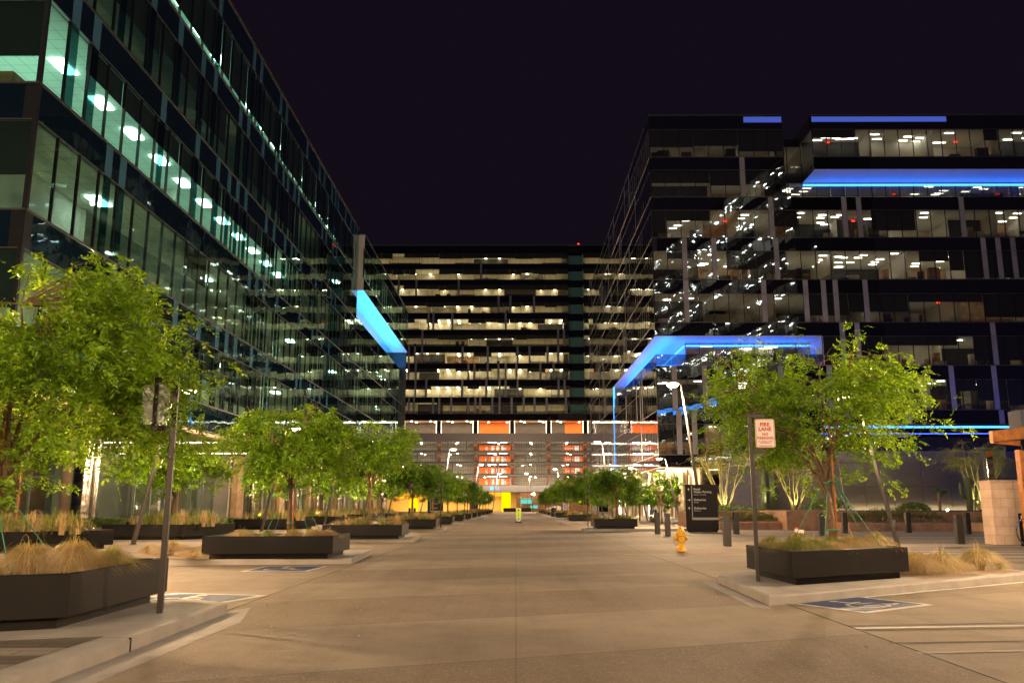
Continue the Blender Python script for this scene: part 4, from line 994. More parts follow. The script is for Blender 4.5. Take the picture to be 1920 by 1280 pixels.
# ---- left tower
LB = empty('office_tower', (0,0,0), 0, 'teal glass office tower rising along the left side of the street', 'office tower', 'glass office buildings')
FL_ = Face((-15.6,26,0),(0,1,0),(1,0,0)); FE = Face((-15.6,26,0),(-1,0,0),(0,-1,0))
GR = (.55,1.,.74)
LF = [(23.65,26.75,28.3,2.6,(1.,.80,.85)),(19.3,22.35,23.65,.10,(.8,.3,.8)),(14.95,18.0,19.3,2.0,(.7,.34,.37)),(10.6,13.65,14.95,.13,(.3,.2,.5)),(6.3,9.3,10.6,.03,(.3,.3,.9))]
for i, (a, g_, t, lit, shd) in enumerate(LF):
    storey(LB, FL_, 0, 56, a, g_, t, 'L', 100+i, 1.46, lit*.85, GR, 'fixt', (3.05,1.2,.55), shade=shd, panels=.40, rooms=(7,16) if i != 2 else (13,18), inner='inwall', fixd=(1.9,5.2) if i == 2 else (1.6,), exitp=.04 if lit>.1 else 0, dark=0 if i == 2 else .3, ind=True, near=0 if i != 0 else .3, fp=[.95,.12,1.,.35,.1][i], litto=35.5 if i == 2 else None)
    storey(LB, FE, 0, 26, a, g_, t, 'L', 140+i, 1.9, lit*.8, GR, 'fixt', (3.05,1.2,.55), shade=(1.,.6,.72), panels=.3, rooms=(4,7), fixd=(1.6,), rf=8, near=0)
storey(LB, FL_, 0, 56, 6.3, 6.3, 6.3, 'L', 1)
b = MB()
for i in range(38): b.add([FL_.p(i*1.474+.01,0,5.02),FL_.p((i+1)*1.474-.01,0,5.02),FL_.p((i+1)*1.474-.01,0,6.24),FL_.p(i*1.474+.01,0,6.24)], [(0,1,2,3)])
for i in range(13): b.add([FE.p(i*2+.01,0,5.02),FE.p((i+1)*2-.01,0,5.02),FE.p((i+1)*2-.01,0,6.24),FE.p(i*2+.01,0,6.24)], [(0,1,2,3)])
b.box(-41.6,-15.7,26.1,82,5.0,6.22,1); b.build('base_band', [M['spanL'], M['mull']], LB)
b = MB(); b.box(-41.6,-15.55,25.95,82.0,28.3,28.42); b.build('roof_coping', M['slabline'], LB)
b = MB(); b.box(-41.6,-15.62,26.03,82,28.2,28.29); b.build('roof', M['mull'], LB)
b = MB(); b.box(-15.72,-15.60+.03,25.97,26.1,5.0,28.3); b.build('corner_mullion', M['mull'], LB)
plain(FL_, 55.9, 56, 5, 28.3, LB, 'end_wall', 'mull', -20, -.02)
# second volume, shifted towards the street, over a blue lit terrace
F2 = Face((-15.0,82,0),(0,1,0),(1,0,0)); F2l = Face((-15.6,82,0),(0,1,0),(1,0,0))
LB2 = empty('office_tower', (0,0,0), 0, 'farther part of left tower with cyan lit terrace soffit', 'office tower', 'glass office buildings')
for i, (a, g_, t, lit) in enumerate([(23.4,26.4,27.8,.3)]):
    storey(LB2, F2, 0, 35, a, g_, t, 'L', 200+i, 1.46, .6, GR, 'fixt', (3.05,.8,.5), shade=(.6,.3,.6), panels=.45)
b = MB(); b.box(-22,-15.0,81.98,82.02,22.2,27.8); b.build('end_panel', M['soffit_white'], LB2)
b = MB(); b.box(-22,-14.99,82.03,117,22.15,22.2); b.build('terrace_soffit', M['soffit_white'], LB2)
b = MB(); b.box(-15.25,-14.98,82.03,117,22.2,23.34); b.build('spandrel_glass', M['spanL'], LB2)
b = MB(); b.box(-22,-14.95,81.95,117,27.8,27.9); b.build('roof_coping', M['slabline'], LB2)
b = MB(); b.box(-22,-15.1,116.9,117,5,27.8); b.build('end_wall', M['mull'], LB2)
b = MB(); b.box(-17.3,-17.05,82,117,19.3,22.15); b.build('terrace_wall', M['glassL'], LB2)
b = MB(); b.box(-22,-17.32,82,117,19.3,22.15); b.build('terrace_backing', M['soffit_white'], LB2)
b = MB(); b.box(-22,-15.65,82.02,117,19.25,19.3); b.build('terrace_floor', M['kerb'], LB2)
b = MB(); b.box(-17.0,-16.9,82.3,116.7,19.95,20.05); b.build('blue_light_strip', M['blueled'], LB2)
storey(LB2, F2l, 0, 35, 14.95, 18.0, 19.5, 'L', 210, 1.46, .25, GR, 'fixt', (3.05,.8,.5), shade=(.4,.3,.6), panels=.45)
storey(LB2, F2l, 0, 35, 10.6, 13.65, 14.95, 'L', 211, 1.46, .5, GR, 'fixt', (3.05,.8,.5), shade=(.4,.3,.6), panels=.45)
storey(LB2, F2l, 0, 35, 6.3, 9.3, 10.6, 'L', 212, 1.46, .4, GR, 'fixt', (3.05,.8,.5), shade=(.4,.3,.6), panels=.45)
b = MB(); b.box(-22,-15.6,82,117,5,6.24); b.build('base_band', M['spanL'], LB2)
light('AREA', 'terrace_light', (-16.2,99.5,20.0), 1700, (.004,.36,1.), LB2, rot=(PI,0,PI/2), size=34, size2=.5)
# lobby under the left tower
LO = empty('lobby', (0,0,0), 0, 'glazed ground floor lobby under the left tower with warm light', 'lobby')
b = MB(); b.box(-60,-15.8,26.2,117,4.80,4.98); b.build('soffit', M['loggia'], LO)
for y in (48, 58, 68, 78, 90, 102):
    b = MB(); b.box(-40,-16.4,y,y+.18,4.74,4.79); b.build('soffit_light_strip', M['led'], LO)
def lobby_glass(p, q, z1=4.8, seed=0):
    p = Vector(p); q = Vector(q); d = (q-p); L = d.length; d.normalize(); F = Face((p.x,p.y,0),(d.x,d.y,0),(d.y,-d.x,0)); n = round(L/2.0); w_ = L/n
    b = MB(); m = MB()
    for i in range(n): b.add([F.p(i*w_,0,.12),F.p((i+1)*w_,0,.12),F.p((i+1)*w_,0,z1),F.p(i*w_,0,z1)], [(0,1,2,3)])
    for i in range(n+1): F.box(m, i*w_-.04, i*w_+.04, -.15, .12, .1, z1)
    F.box(m, 0, L, -.06, .06, 2.9, 3.0)
    g = b.build('lobby_window', M['lobbyglass'], LO); m.build('window_mullions', M['greenmull'], g)
M['greenmull'] = pm('green_grey_mullion', (.22,.28,.24), .4, metal=.4)
lobby_glass((-60,50),(-22,50)); lobby_glass((-22,50),(-20,116))
b = MB(); b.box(-60,-20.5,62,62.3,0,4.8,0); b.box(-34,-33,50.5,61,0,4.8,1); b.box(-27.2,-26.9,50.5,61,0,4.8,0); b.build('inner_wall', [M['inwall'], M['woodwall']], LO)
b = MB(); b.box(-26.5,-26.2,63,116,0,4.8); b.build('timber_wall', M['orangewood'] if 'orangewood' in M else M['woodwall'], LO)
for (x, y, L, e) in [(-30,56,16,170),(-23.5,75,5,700),(-23.5,95,5,800),(-23.5,110,4,500)]:
    light('AREA', 'lobby_light', (x,y,4.6), e, (1.,.74,.40), LO, size=L, size2=4 if L > 8 else 14)
for (x, y, e) in [(-18,55,140),(-17.5,70,140),(-17.5,84,140),(-17.5,98,140),(-18,112,140)]:
    light('AREA', 'soffit_light', (x,y,4.7), e, (1.,.74,.46), LO, size=2.2, size2=1)
def column(x, y, r, zt_, mat, lab, grp, wood=False):
    b = MB(); b.lathe([(r,.0),(r,zt_)], n=40); b.lathe([(r+.03,.0),(r+.03,.12),(r,.13)], n=40)
    o = b.build('round_column', M[mat], None, loc=(x,y,.1)); tag(o, lab, 'column', grp)
CG = 'polished metal columns of the left lobby'
column(-22.6, 45.6, .64, 4.68, 'steel', 'big mirror-like round column by the ground cover at left', CG)
column(-23.6, 46.0, .45, 4.68, 'loggia', 'tan round column touching the big mirror column at left', CG)
for i, y in enumerate((56.5, 66.5, 75, 84, 93, 102, 111)):
    column(-17.0, y, .62, 4.68, 'steel', 'polished round column %s along the left lobby' % (['nearest the street corner']+['number %d from the camera' % k for k in range(2,9)])[i], CG)
for i, y in enumerate((60,71,81)):
    b = MB(); b.box(-19.6,-19.2,y,y+2.2,0,4.7); tag(b.build('timber_panel', M['woodwall']), 'warm timber panel between the lobby columns, %s from the camera' % ['first','second','third'][i], 'wall panel', 'timber panels of the left lobby')

# ---- centre building over a garage
CB = empty('office_building', (0,0,0), 0, 'wide dark office block above the parking garage closing the street', 'office building', 'glass office buildings')
FC = Face((-60,212,0),(1,0,0),(0,-1,0)); WARM = (1.,.77,.38)
lv = [62.2,58.0,53.8,49.3,45.0,40.8,36.4,32.3,27.9,23.8]
lits = [1.25,1.22,1.2,1.15,2.4,1.,2.3,1.8,2.3,1.15]
for i, z in enumerate(lv):
    top = 67 if i == 0 else lv[i-1]
    gz = z+2.7
    for (ua, ub, sd) in ((0,73.4,0),(77.2,125,1)):
        storey(CB, FC, ua, ub, z, gz, top, 'C', 300+i*3+sd, 1.5, lits[i]*1.15, WARM, 'fixtw', (3.6,.5,.5) if lits[i] < 1.3 else (2.6,.45,.45), shade=(.9 if lits[i] < 1.3 else .5,.16+.24*(1-i/9),.30+.24*(1-i/9)), panels=[.0,.03,.10,.14,.17,.2,.24,.27,.3,.32][i]*1.1, rooms=(4.5,9), depth=7, fixd=(4.6,) if lits[i] < 1.3 else (1.6,3.2,4.8), exitp=.03, wood=.03, dark=.12 if i in (0,1,5,7,9) else .04)
# recessed teal stair slot
b = MB()
for i, z in enumerate(lv):
    b.quad((13.4,213.2,z),(17.2,213.2,z),(17.2,213.2,z+2.4),(13.4,213.2,z+2.4),1); b.quad((13.4,213.2,z+2.4),(17.2,213.2,z+2.4),(17.2,213.2,z+4.3),(13.4,213.2,z+4.3),0)
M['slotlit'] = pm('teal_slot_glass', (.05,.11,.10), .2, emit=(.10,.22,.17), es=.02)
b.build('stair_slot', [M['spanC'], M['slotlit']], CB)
b = MB(); b.box(-60,65,212.1,230,66.9,67.3); b.build('roof_coping', M['slabline'], CB)
b = MB(); b.box(-60,65,219.2,230,22,67); b.build('core_wall', M['mull'], CB)
b = MB(); b.box(-60.5,-60,212,230,0,67); b.box(65,65.5,212,230,0,67); b.build('end_wall', M['mull'], CB)
b = MB(); b.box(-60,65,211.97,212.2,22.1,23.74); b.build('spandrel_glass', M['spanC'], CB)
b = MB(); b.box(-60,65,212.2,219,66.0,66.2); b.build('roof', M['mull'], CB)
b = MB(); b.lathe([(.25,0),(.25,.5),(0,.55)], n=10); b.build('beacon', M['exit'], CB, loc=(16.2,213,67.3))
# loggia storey
GA = empty('parking_garage', (0,0,0), 0, 'parking garage with orange stair walls below the centre office block', 'parking garage')
b = MB(); b.quad((-60,212,22.05),(65,212,22.05),(65,217.5,22.05),(-60,217.5,22.05),0); b.quad((-60,217.5,18.5),(65,217.5,18.5),(65,217.5,22.05),(-60,217.5,22.05),1); b.build('loggia_shell', [M['loggia'], M['loggiadark']], GA)
cols = [-.9+9.05*k for k in range(-6,8)]
for k, x in enumerate(cols):
    b = MB(); b.box(x-.42,x+.42,212.3,213.2,18.9,22.0); b.build('loggia_column', M['dark'], GA)
    b = MB()
    for sx in (-.62,.62):
        for q in range(9): b.box(x+sx-.07,x+sx+.07,212.15,212.28,19.05+q*.34,19.22+q*.34)
    b.build('string_light', M['string'], GA)
for (x0, x1) in ((-9.2,-1.6),(12.4,16.7),(-36.4,-30),(30.5,35.5)):
    b = MB(); b.box(x0,x1,217.3,217.45,18.5,21.98); b.box(x0,x1,212.2,213.4,21.9,22.03); b.build('orange_wall', M['orangewall'], GA)
b = MB(); 
for x in cols:
    for dx in (2.2,6.9):
        for yy, q in ((213.0,0),(215.5,.9)): b.lathe([(.0,-.10),(.20,-.08),(.20,0)], c=(x+dx+q,yy,22.0), n=10)
b.build('downlights', M['dot'], GA)
light('AREA', 'loggia_light', (0,214.2,21.8), 6000, (1.,.78,.5), GA, size=124, size2=3)
def fascia(z0, z1, y=211.6, mat='garage_fascia', seg=2.25):
    b = MB(); n = int(125/seg)
    for i in range(n): b.box(-60+i*seg+.02,-60+(i+1)*seg-.02,y,y+.3,z0,z1)
    b.box(-60,65,y+.25,y+.6,z0+.02,z1-.02); b.build('fascia_band', M[mat], GA)
fascia(16.9, 18.9); fascia(4.7, 6.3)
levels = [14.6, 11.85, 8.95, 6.3]; tops = [16.9, 14.2, 11.45, 8.55]
rd = random.Random(8)
for li, (z, zt_) in enumerate(zip(levels, tops)):
    b = MB(); b.box(-60,65,211.7,232,z-.38,z); b.build('floor_slab', M['garfl'], GA)
    b = MB(); b.quad((-60,222,z),(65,222,z),(65,222,zt_),(-60,222,zt_)); b.quad((-60,212,zt_-.02),(65,212,zt_-.02),(65,222,zt_-.02),(-60,222,zt_-.02)); b.build('back_wall', M['garwall'], GA)
    b = MB(); x = -60+rd.uniform(0,5)
    while x < 65: b.box(x-.13,x+.13,211.65,211.95,z,zt_); x += rd.choice((3.1,4.6,6.5,8.2,9.4))
    b.build('posts', M['garpost'], GA)
    b = MB(); x = -60
    while x < 65: b.box(x-.022,x+.022,212.05,212.1,z,zt_); x += .62
    b.box(-60,65,212.05,212.1,z+1.0,z+1.06); b.box(-60,65,212.02,212.12,z,z+.16); b.build('guard_rail', M['mesh'], GA)
    for k, x in enumerate(cols):
        b = MB(); b.box(x-.42,x+.42,214,214.6,z,zt_-.02); b.build('column', M['rustcol'], GA)
        b = MB(); b.lathe([(0,-.14),(.16,-.12),(.18,0)], c=(x+4.6,214.5,zt_-.03), n=8); b.build('ceiling_lamp', M['dot'], GA); b = MB(); b.lathe([(0,-.14),(.16,-.12),(.18,0)], c=(x+2.0+rd.random()*4,219,zt_-.03), n=8); b.build('ceiling_lamp', M['dot'], GA)
    for (x0, x1, tx) in ((-9.3,-1.3,0),(12.1,16.9,1)):
        b = MB(); b.box(x0,x1,219,219.2,z,z+1.95); ow = b.build('orange_wall', M['orangewall'], GA)
        if tx == 0:
            for xx in (-7.4,-2.6): text('5', 1.55, 'signwhite', ow, (xx,218.93,z+.25), ext=.02, bold=.05)
            b = MB()
            for xx in (-6.2,-4.9,-3.7): b.box(xx,xx+.75,218.8,218.97,z,z+1.7)
            b.build('door', M['doorw'], ow)
            b = MB(); b.box(-6.9,-4.9,214.2,214.5,zt_-.14,zt_-.06); b.box(-4.0,-2.2,214.2,214.5,zt_-.14,zt_-.06); b.build('tube_light', M['fixtn'], ow)
            b = MB(); b.box(-4.4,-4.15,218.5,218.7,z,z+1.0); b.build('yellow_bollard', M['hydrant'], ow)
        else:
            text('Stairs', .95, 'signwhite', ow, (13.5,218.93,z+.85), ext=.02, bold=.02)
            b = MB(); b.box(14.9,16.1,218.8,218.97,z,z+1.75); b.build('door', M['doorw'], ow)
    light('AREA', 'garage_light', (0,215.5,zt_-.3), 4200, (1.,.88,.66), GA, size=124, size2=5)
# ground storey
b = MB(); b.box(-60,65,221,221.3,0,4.7); b.build('back_wall', M['garwall'], GA)
b = MB(); b.quad((-60,212,4.66),(65,212,4.66),(65,222,4.66),(-60,222,4.66)); b.build('ground_ceiling', M['loggia'], GA)
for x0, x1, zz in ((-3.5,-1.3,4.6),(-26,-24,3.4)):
    b = MB(); b.box(x0,x1,214,214.2,0,zz); b.build('yellow_glow_wall', M['yellowglow'], GA)  # entrance light put into the wall's own emission
M['orangeglow'] = em('orange_glow_canopy', (1.,.36,.02), 1.3, True)  # orange lights among the trees drawn as one glowing band
b = MB(); b.box(-9.5,-3.6,213.4,213.6,3.7,4.6); b.box(-32,-10,213.4,213.6,3.2,4.3); b.build('orange_glow_canopy', M['orangeglow'], GA)
b = MB(); 
for i in range(7): b.quad((.2+i*2.6,212.4,0),(.2+(i+1)*2.6-.05,212.4,0),(.2+(i+1)*2.6-.05,212.4,4.6),(.2+i*2.6,212.4,4.6))
gl = b.build('lobby_window', M['glassC'], GA)
b = MB()
for i in range(8): b.box(.14+i*2.6,.22+i*2.6,212.3,212.5,0,4.65)
b.box(.1,18.4,212.3,212.5,2.9,3.0); b.build('window_mullions', M['mull'], gl)
b = MB(); b.box(.2,18.4,216,216.2,0,4.6); b.build('bronze_wall', M['terra'], GA)
b = MB(); b.box(1.2,4.2,215.6,215.8,1.9,3.2); b.box(3.6,5.4,215.5,215.59,.8,1.5); b.box(1.2,1.35,215.5,215.59,1.3,3.7); b.build('teal_screen', M['tealscreen'], GA)
b = MB(); b.box(18.6,32,212.4,212.6,0,4.6); b.build('pale_wall', M['garwall'], GA)
b = MB(); b.box(20.2,22.4,212.3,212.38,0,2.6); b.build('service_door', M['dark'], GA)
b = MB(); b.box(-6.25,-5.45,211.4,211.56,5.15,5.95); sg = b.build('lit_sign_square', M['screenblue'], GA)
text('555', .85, 'screenblue', GA, (-4.55,211.5,5.2), ext=.03, name='lit_lettering')
for (x, e) in ((-24,3000),(-8,2600),(8,500),(24,900)): light('AREA', 'garage_light', (x,214.5,4.5), e, (1.,.46,.06) if x < 0 else (1.,.68,.36), GA, size=14, size2=3)
light('AREA', 'garage_light', (-10,209.5,6.5), 900, (1.,.8,.5), GA, rot=(R_(70),0,0), size=50, size2=.5)
planter([(-3.0,207.5),(3.6,207.5),(3.6,209.3),(-3.0,209.3)], .9, 0, 'long dark planter on the lawn before the yellow lobby', 'black planters on the lawn')

# ---- right building
RB = empty('office_tower', (0,0,0), 0, 'dark glass office tower on the right with blue lit recesses', 'office tower', 'glass office buildings')
FR = Face((13.4,81,0),(1,0,0),(0,-1,0)); FS = Face((13.4,81,0),(0,1,0),(-1,0,0)); FI = Face((13.4,84.6,0),(1,0,0),(0,-1,0)); FSI = Face((17.0,81,0),(0,1,0),(-1,0,0))
NE = (1.,.90,.70); XR = 84
rows = [(35.6,38.5,40.0),(31.4,34.2,35.6),(27.2,30.0,31.4),(22.95,25.8,27.2),(18.7,21.5,22.95),(14.5,17.3,18.7),(10.25,13.1,14.5),(6.05,8.9,10.25)]
RL = [.7,.7,.55,.7,.35,.55,.6,.6]
S0, S1 = 13.45, 16.4       # slot between the two volumes, measured along the front
for i, (a, g_, t) in enumerate(rows):
    kw = dict(ind=True, lcol=(1.,.80,.50), fixt='fixtn', exitp=.10, rooms=(3.,8), depth=9, dark=.42, wood=.35, fp=.72)
    pn = [.05,.10,.14,.22,.40,.42,.42,.40][i]; sd = (.55,.25,.95)
    if i == 0:
        storey(RB, FR, 0, S0, a, g_, t, 'R', 400, 1.45, .3, shade=(.9,.45,.8), panels=0, fsp=(3.,.9,.1), **kw)
        storey(RB, FR, S1, XR, a, g_, t, 'R', 401, 1.45, .55, shade=(.3,.15,.5), panels=.04, fsp=(2.2,.9,.08), fixd=(1.5,2.6,3.8,5.2), **kw)
        storey(RB, FI, S0, S1, a-.3, g_-.3, t-.9, 'R', 402, 1.45, .5, shade=(0,0,0), panels=0, fsp=(3.,.9,.1), **kw)
    elif i == 1:
        storey(RB, FR, 0, S0, a, g_, t, 'R', 403, 1.45, .45, shade=(.7,.4,.75), panels=.12, fsp=(3.,.9,.1), **kw)
        storey(RB, FI, S0, XR, a, g_, g_, 'R', 404, 1.45, .6, shade=(0,0,0), panels=0, fsp=(2.2,.9,.1), fixd=(1.5,2.6,3.8,5.2), **kw)
        b = MB(); FR.box(b, S1, XR, -3.6, 0, g_, g_+.06); b.build('terrace_soffit', M['soffit_white'], RB)
        b = MB(); 
        for k in range(46): FR.box(b, S1+k*1.47+.01, S1+(k+1)*1.47-.01, -.12, -.0, g_+.07, t-.06)
        b.build('spandrel_glass', M['spanR'], RB)
        b = MB(); FR.box(b, S0, XR, -3.6, -.05, a-.15, a-.05); b.build('terrace_floor', M['garfl'], RB)
        b = MB()
        for k in range(46): FR.box(b, S0+k*1.47+.01, S0+(k+1)*1.47-.01, -.05, -.03, a, a+1.05)
        b.build('glass_balustrade', M['glassR'], RB)
        b = MB(); FR.box(b, S1, XR, -3.5, -3.35, g_-.35, g_-.22); b.build('blue_light_strip', M['blueled'], RB)
        light('AREA', 'terrace_light', FR.p((S1+XR)/2+0,-2.9,a+.9), 1000, (.012,.14,1.), RB, rot=(PI,0,0), size=XR-S1, size2=.8)
    elif i == 5:
        u1 = 16.0
        storey(RB, FR, u1, XR, a, g_, t, 'R', 405, 1.45, RL[i], shade=sd, panels=pn, fsp=(3.,.9,.3), **kw)
        storey(RB, FI, 3.6, u1, a, g_, g_, 'R', 406, 1.45, .35, shade=(0,0,0), panels=0, fsp=(2.6,1.3,.12), fixd=(1.5,3.5), **kw)
        b = MB(); FR.box(b, 0, u1, -3.6, 0, g_, g_+.06); FS.box(b, 3.6, 36, -3.6, 0, g_, g_+.06); b.build('portal_soffit', M['soffit_white'], RB)
        b = MB(); FR.box(b, u1, u1+.08, -3.6, 0, a, g_); b.build('portal_cheek', M['soffit_white'], RB)
        b = MB()
        for k in range(11): FR.box(b, k*1.4545+.01, (k+1)*1.4545-.01, -.12, 0, g_+.07, t-.06)
        b.build('spandrel_glass', M['spanR'], RB)
        b = MB(); FR.box(b, 0, u1, -3.6, -.05, a-.15, a-.05); FS.box(b, 3.6, 36, -3.6, -.05, a-.15, a-.05); b.build('terrace_floor', M['garfl'], RB)
        b = MB()
        for k in range(11): FR.box(b, k*1.4545+.01, (k+1)*1.4545-.01, -.05, -.03, a, a+1.05)
        for k in range(24): FS.box(b, k*1.5+.01, (k+1)*1.5-.01, -.05, -.03, a, a+1.05)
        b.build('glass_balustrade', M['glassR'], RB)
        b = MB(); FR.box(b, 3.6, u1, -3.5, -3.35, g_-.35, g_-.22); FS.box(b, 3.6, 36, -3.5, -3.35, g_-.35, g_-.22); b.build('blue_light_strip', M['blueled'], RB)
        b = MB(); FSI.box(b, 3.6, 36, -.05, 0, a, g_); b.build('portal_side_wall', M['soffit_white'], RB)
        light('AREA', 'portal_light', FR.p(9.5,-2.6,a+1.2), 360, (.010,.12,1.), RB, rot=(PI,0,0), size=12, size2=.8)
        light('AREA', 'portal_light', FS.p(18,-2.2,a+1.2), 1500, (.010,.17,1.), RB, rot=(PI,0,PI/2), size=34, size2=1.2)
        for q in (6.5, 9.4, 12.4):   # terrace tables with chairs
            b = MB(); c = FR.p(q,-1.8,0); b.lathe([(.5,.72),(.5,.75),(0,.75)], c=(c[0],c[1],a), n=14); b.lathe([(.04,0),(.04,.72)], c=(c[0],c[1],a), n=8)
            for s_ in (-1,1):
                b.box(c[0]+s_*.85-.22,c[0]+s_*.85+.22,c[1]-.22,c[1]+.22,a+.42,a+.46); b.box(c[0]+s_*1.05-.03,c[0]+s_*1.05+.03,c[1]-.22,c[1]+.22,a+.46,a+.88); b.box(c[0]+s_*.85-.2,c[0]+s_*.85+.2,c[1]-.03,c[1]+.03,a,a+.42)
            b.build('terrace_table', M['soffit_white'], RB)
    else:
        storey(RB, FR, 0, XR, a, g_, t, 'R', 410+i, 1.45, RL[i], shade=sd, panels=pn, fsp=(2.6,.75,.10), fixd=(1.4,2.6,3.9,5.4) if i in (2,3,6) else (2.,4.), **kw)
    # street side, seen at a grazing angle
    for (q0, q1) in (((0,73),) if i != 5 else ((36,73),)):
        storey(RB, FS, q0, q1, a, g_, t, 'R', 450+i, 1.5, .25, shade=(.5,.3,.8), panels=.12, rf=7.5 if q0 == 0 else 0, **{**kw, 'exitp': .02, 'ind': False})
    if i == 5:
        b = MB(); 
        for k in range(24): FS.box(b, k*1.5+.01, (k+1)*1.5-.01, -.12, 0, g_+.07, t-.06)
        b.build('spandrel_glass', M['spanR'], RB)
b = MB(); FR.box(b, 0, S0, -12, .03, 40.0, 40.1); FR.box(b, S1, XR, -12, .03, 40.0, 40.1); FS.box(b, 3, 73, -12, .03, 40.0, 40.1); b.build('roof_coping', M['slabline'], RB)
M['bluedim'] = em('blue_reflection_glow', (.12,.20,1.), .35)  # blue reflection on the parapet glass painted as a dim emissive strip
b = MB(); FR.box(b, 9.6, S0-.05, .031, .04, 39.25, 39.85); FR.box(b, S1+.05, 30, .031, .04, 39.3, 39.85); b.build('blue_reflection_strip', M['bluedim'], RB)
for uu in (S0, S1):
    b = MB(); F_ = Face(FR.p(uu,0,0),(0,1,0),(1 if uu == S0 else -1,0,0)); 
    b.quad(F_.p(0,0,34.2 if uu == S1 else 31.4),F_.p(3.6,0,34.2 if uu == S1 else 31.4),F_.p(3.6,0,40),F_.p(0,0,40)); b.build('slot_side_glass', M['glassR'] if uu == S1 else M['spanR'], RB)
b = MB(); FS.box(b, 0, 73, -.12, 0, 4.9, 5.99); FR.box(b, 0.01, 60, -.12, -.01, 4.9, 5.99); b.build('base_band', M['spanR'], RB)
b = MB(); b.box(13.6,95,81.2,150,4.8,4.9); b.build('soffit', M['loggia'], RB)
b = MB(); b.box(13.36,13.6,116.9,117.1,4.9,17.3); b.build('blue_edge_fin', M['blueled2'] if 'blueled2' in M else M['blueled'], RB)
for x0, x1, yy in ((14.2,17.5,82.2),(14.0,16.5,86),(14,16.5,92),(17.2,20.8,84)):
    b = MB(); b.box(x0,x1,yy,yy+.14,4.72,4.78); b.build('soffit_light_strip', M['led'], RB)
for i, (x, y, l) in enumerate([(14.7,92,'leftmost'),(15.3,87,'second'),(15.9,83.2,'third'),(17.4,82.5,'fourth and widest'),(13.9,99,'farther left slender'),(13.9,107,'distant left')]):
    column(x, y, .62 if i < 3 else (.95 if i == 3 else .5), 4.7, 'bronze', '%s polished metal column under the right tower' % l, 'polished metal columns of the right tower')
for i, y in enumerate((86,91.5,97.5,104,111,119,127,135,143)):
    b = MB(); b.box(16.9,17.05,y,y+.16,0,4.7); b.build('vertical_light_strip', M['led'], RB)
b = MB(); b.box(17.2,17.5,84,154,0,4.8); b.build('lobby_wall', M['bronze'], RB)
for y in (85, 97, 110, 124, 140): light('AREA', 'soffit_light', (15.3,y,4.6), 330, (1.,.74,.46), RB, size=2, size2=5)
light('AREA', 'soffit_light', (16.5,82.4,4.65), 240, (1.,.78,.52), RB, size=6, size2=.6)
b = MB(); b.box(18.6,24.8,79,79.3,0,4.85); b.build('dark_wall', M['garpost'], RB)

# ---- metal clad podium with blue canopy line
PB = empty('podium_building', (0,0,0), 0, 'metal clad single storey podium with blue canopy line before the right tower', 'podium')
b = MB()
for r_, (z0, z1) in enumerate(((.0,2.73),(2.75,5.4))):
    x = 22.4
    while x < 62:
        w_ = 2.15 if x > 24 else .95
        b.box(x+.012, x+w_-.012, 66, 66.12, z0, z1); x += w_
b.build('metal_cladding', M['bronze'], PB)
b = MB(); b.box(22.4,62,66.13,80.6,0,5.38); b.build('core', M['mull'], PB)
b = MB()
for k in range(25): b.quad((23.7+k*1.5+.01,66.9,5.42),(23.7+(k+1)*1.5-.01,66.9,5.42),(23.7+(k+1)*1.5-.01,66.9,7.0),(23.7+k*1.5+.01,66.9,7.0))
b.box(23.7,61,66.95,80.6,5.4,7.0,1); b.build('clerestory', [M['spanR'], M['mull']], PB)
b = MB(); b.box(23.5,62,65.6,80.7,7.02,7.12); b.box(23.5,62,65.6,80.7,7.3,7.38); b.build('canopy', M['dark'], PB)
b = MB(); b.box(23.5,62,65.62,65.7,7.13,7.29); b.build('blue_light_strip', M['blueled'], PB)
light('AREA', 'canopy_light', (42,65.2,6.95), 800, (.05,.11,1.), PB, size=36, size2=.4)
M['leddim'] = em('dim_led_strip', (1.,.84,.60), .8)
light('AREA', 'canopy_light', (42,78.5,7.7), 900, (.05,.12,1.), PB, rot=(PI+.35,0,0), size=34, size2=.5)  # added lamp on the podium roof, blue wash in place of reflections
b = MB(); b.box(24,60,65.5,65.62,1.02,1.05); b.build('ground_light_strip', M['leddim'], PB)
light('AREA', 'canopy_light', (36,65.0,1.1), 60, (1.,.80,.42), PB, rot=(PI-.5,0,0), size=24, size2=.2)
for k in range(2):
    b = MB(); b.quad((18.8+k*1.2,62.5+k*.7,0),(20+k*1.2,62.5+k*.7,0),(20+k*1.2,62.5+k*.7,4.2-k),(18.8+k*1.2,62.5+k*.7,4.2-k)); 

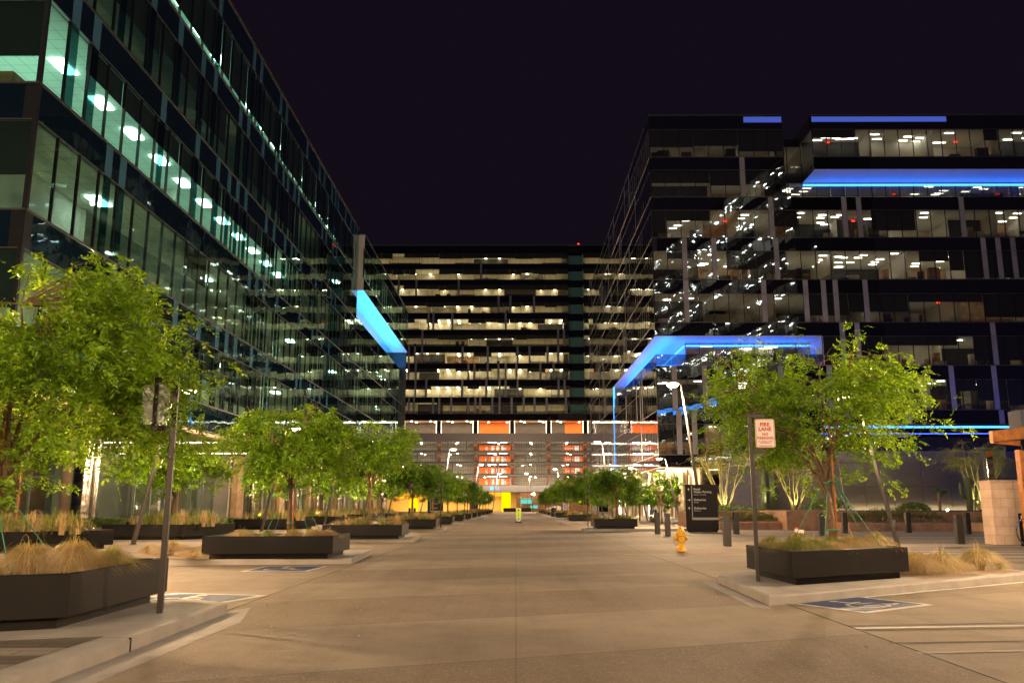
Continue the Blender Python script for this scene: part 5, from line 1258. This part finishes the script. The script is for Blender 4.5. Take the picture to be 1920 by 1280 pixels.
# ---- unseen neighbouring tower added on the right for the light streaks mirrored in the glass
NB = empty('office_tower', (0,0,0), 0, 'added neighbouring lit tower out of frame at right, mirrored in the dark glass', 'office tower', 'glass office buildings')
nd = Vector((22-36.4, -20-54, 0)).normalized(); FN = Face((36.4,54,0), nd, (nd.y, -nd.x, 0))
for i in range(10):
    a = 6.0+4.3*i
    storey(NB, FN, 0, 74, a, a+2.9, a+4.3, 'R', 600+i, 2.9, [.3,.6,.4,.7,.6,.4,.7,.6,.5,.5][i], NE, 'fixtnb', (1.7,.7,.22), shade=(.15,.3,.6), panels=0, rooms=(8,14), fixd=(1.2,3.0), dark=.5, fp=.8)
b = MB(); FN.box(b, 0, 74, -12, -.3, 49, 49.2); FN.box(b, 0, .1, -12, -.1, 0, 49); FN.box(b, .2, 74, -12, -9.2, 0, 48.9); FN.box(b, 0.1, 74, -9, -.05, 5.6, 5.9); b.build('outer_shell', M['mull'], NB)
b = MB(); FN.box(b, 26, 62, .02, .38, 17.2, 18.2); b.build('blue_light_strip', M['blueled'], NB)  # added glowing band, there for the blue streak mirrored in the right tower

rng = np.random.default_rng(12); b = MB()
for k in range(420):
    x = rng.normal()*4.2; y = rng.uniform(4.5, 40)
    if rng.random() < .6: x = (-3.35 if rng.random() < .5 else 3.2)+abs(rng.normal())*.5*(1 if x < 0 else -1)
    if abs(x) > 3.5: continue
    a = rng.uniform(0, 6.28); l = rng.uniform(.012,.03); c_, s_ = math.cos(a), math.sin(a)
    b.add([(x-c_*l,y-s_*l,.006),(x+s_*l*.4,y-c_*l*.4,.012),(x+c_*l,y+s_*l,.008),(x-s_*l*.4,y+c_*l*.4,.014)], [(0,1,2,3)])
tag(b.build('fallen_leaves', M['straw']), 'tiny dry leaves scattered over the street paving', 'leaf litter', kind='stuff')
# lettering becomes real mesh
bpy.context.view_layer.update(); dg = bpy.context.evaluated_depsgraph_get()
for o in [o for o in C.objects if o.type == 'FONT']:
    me = bpy.data.meshes.new_from_object(o.evaluated_get(dg)); q = bpy.data.objects.new(o.name.split('.')[0], me); C.objects.link(q)
    q.parent = o.parent; q.location = o.location; q.rotation_euler = o.rotation_euler; bpy.data.objects.remove(o)
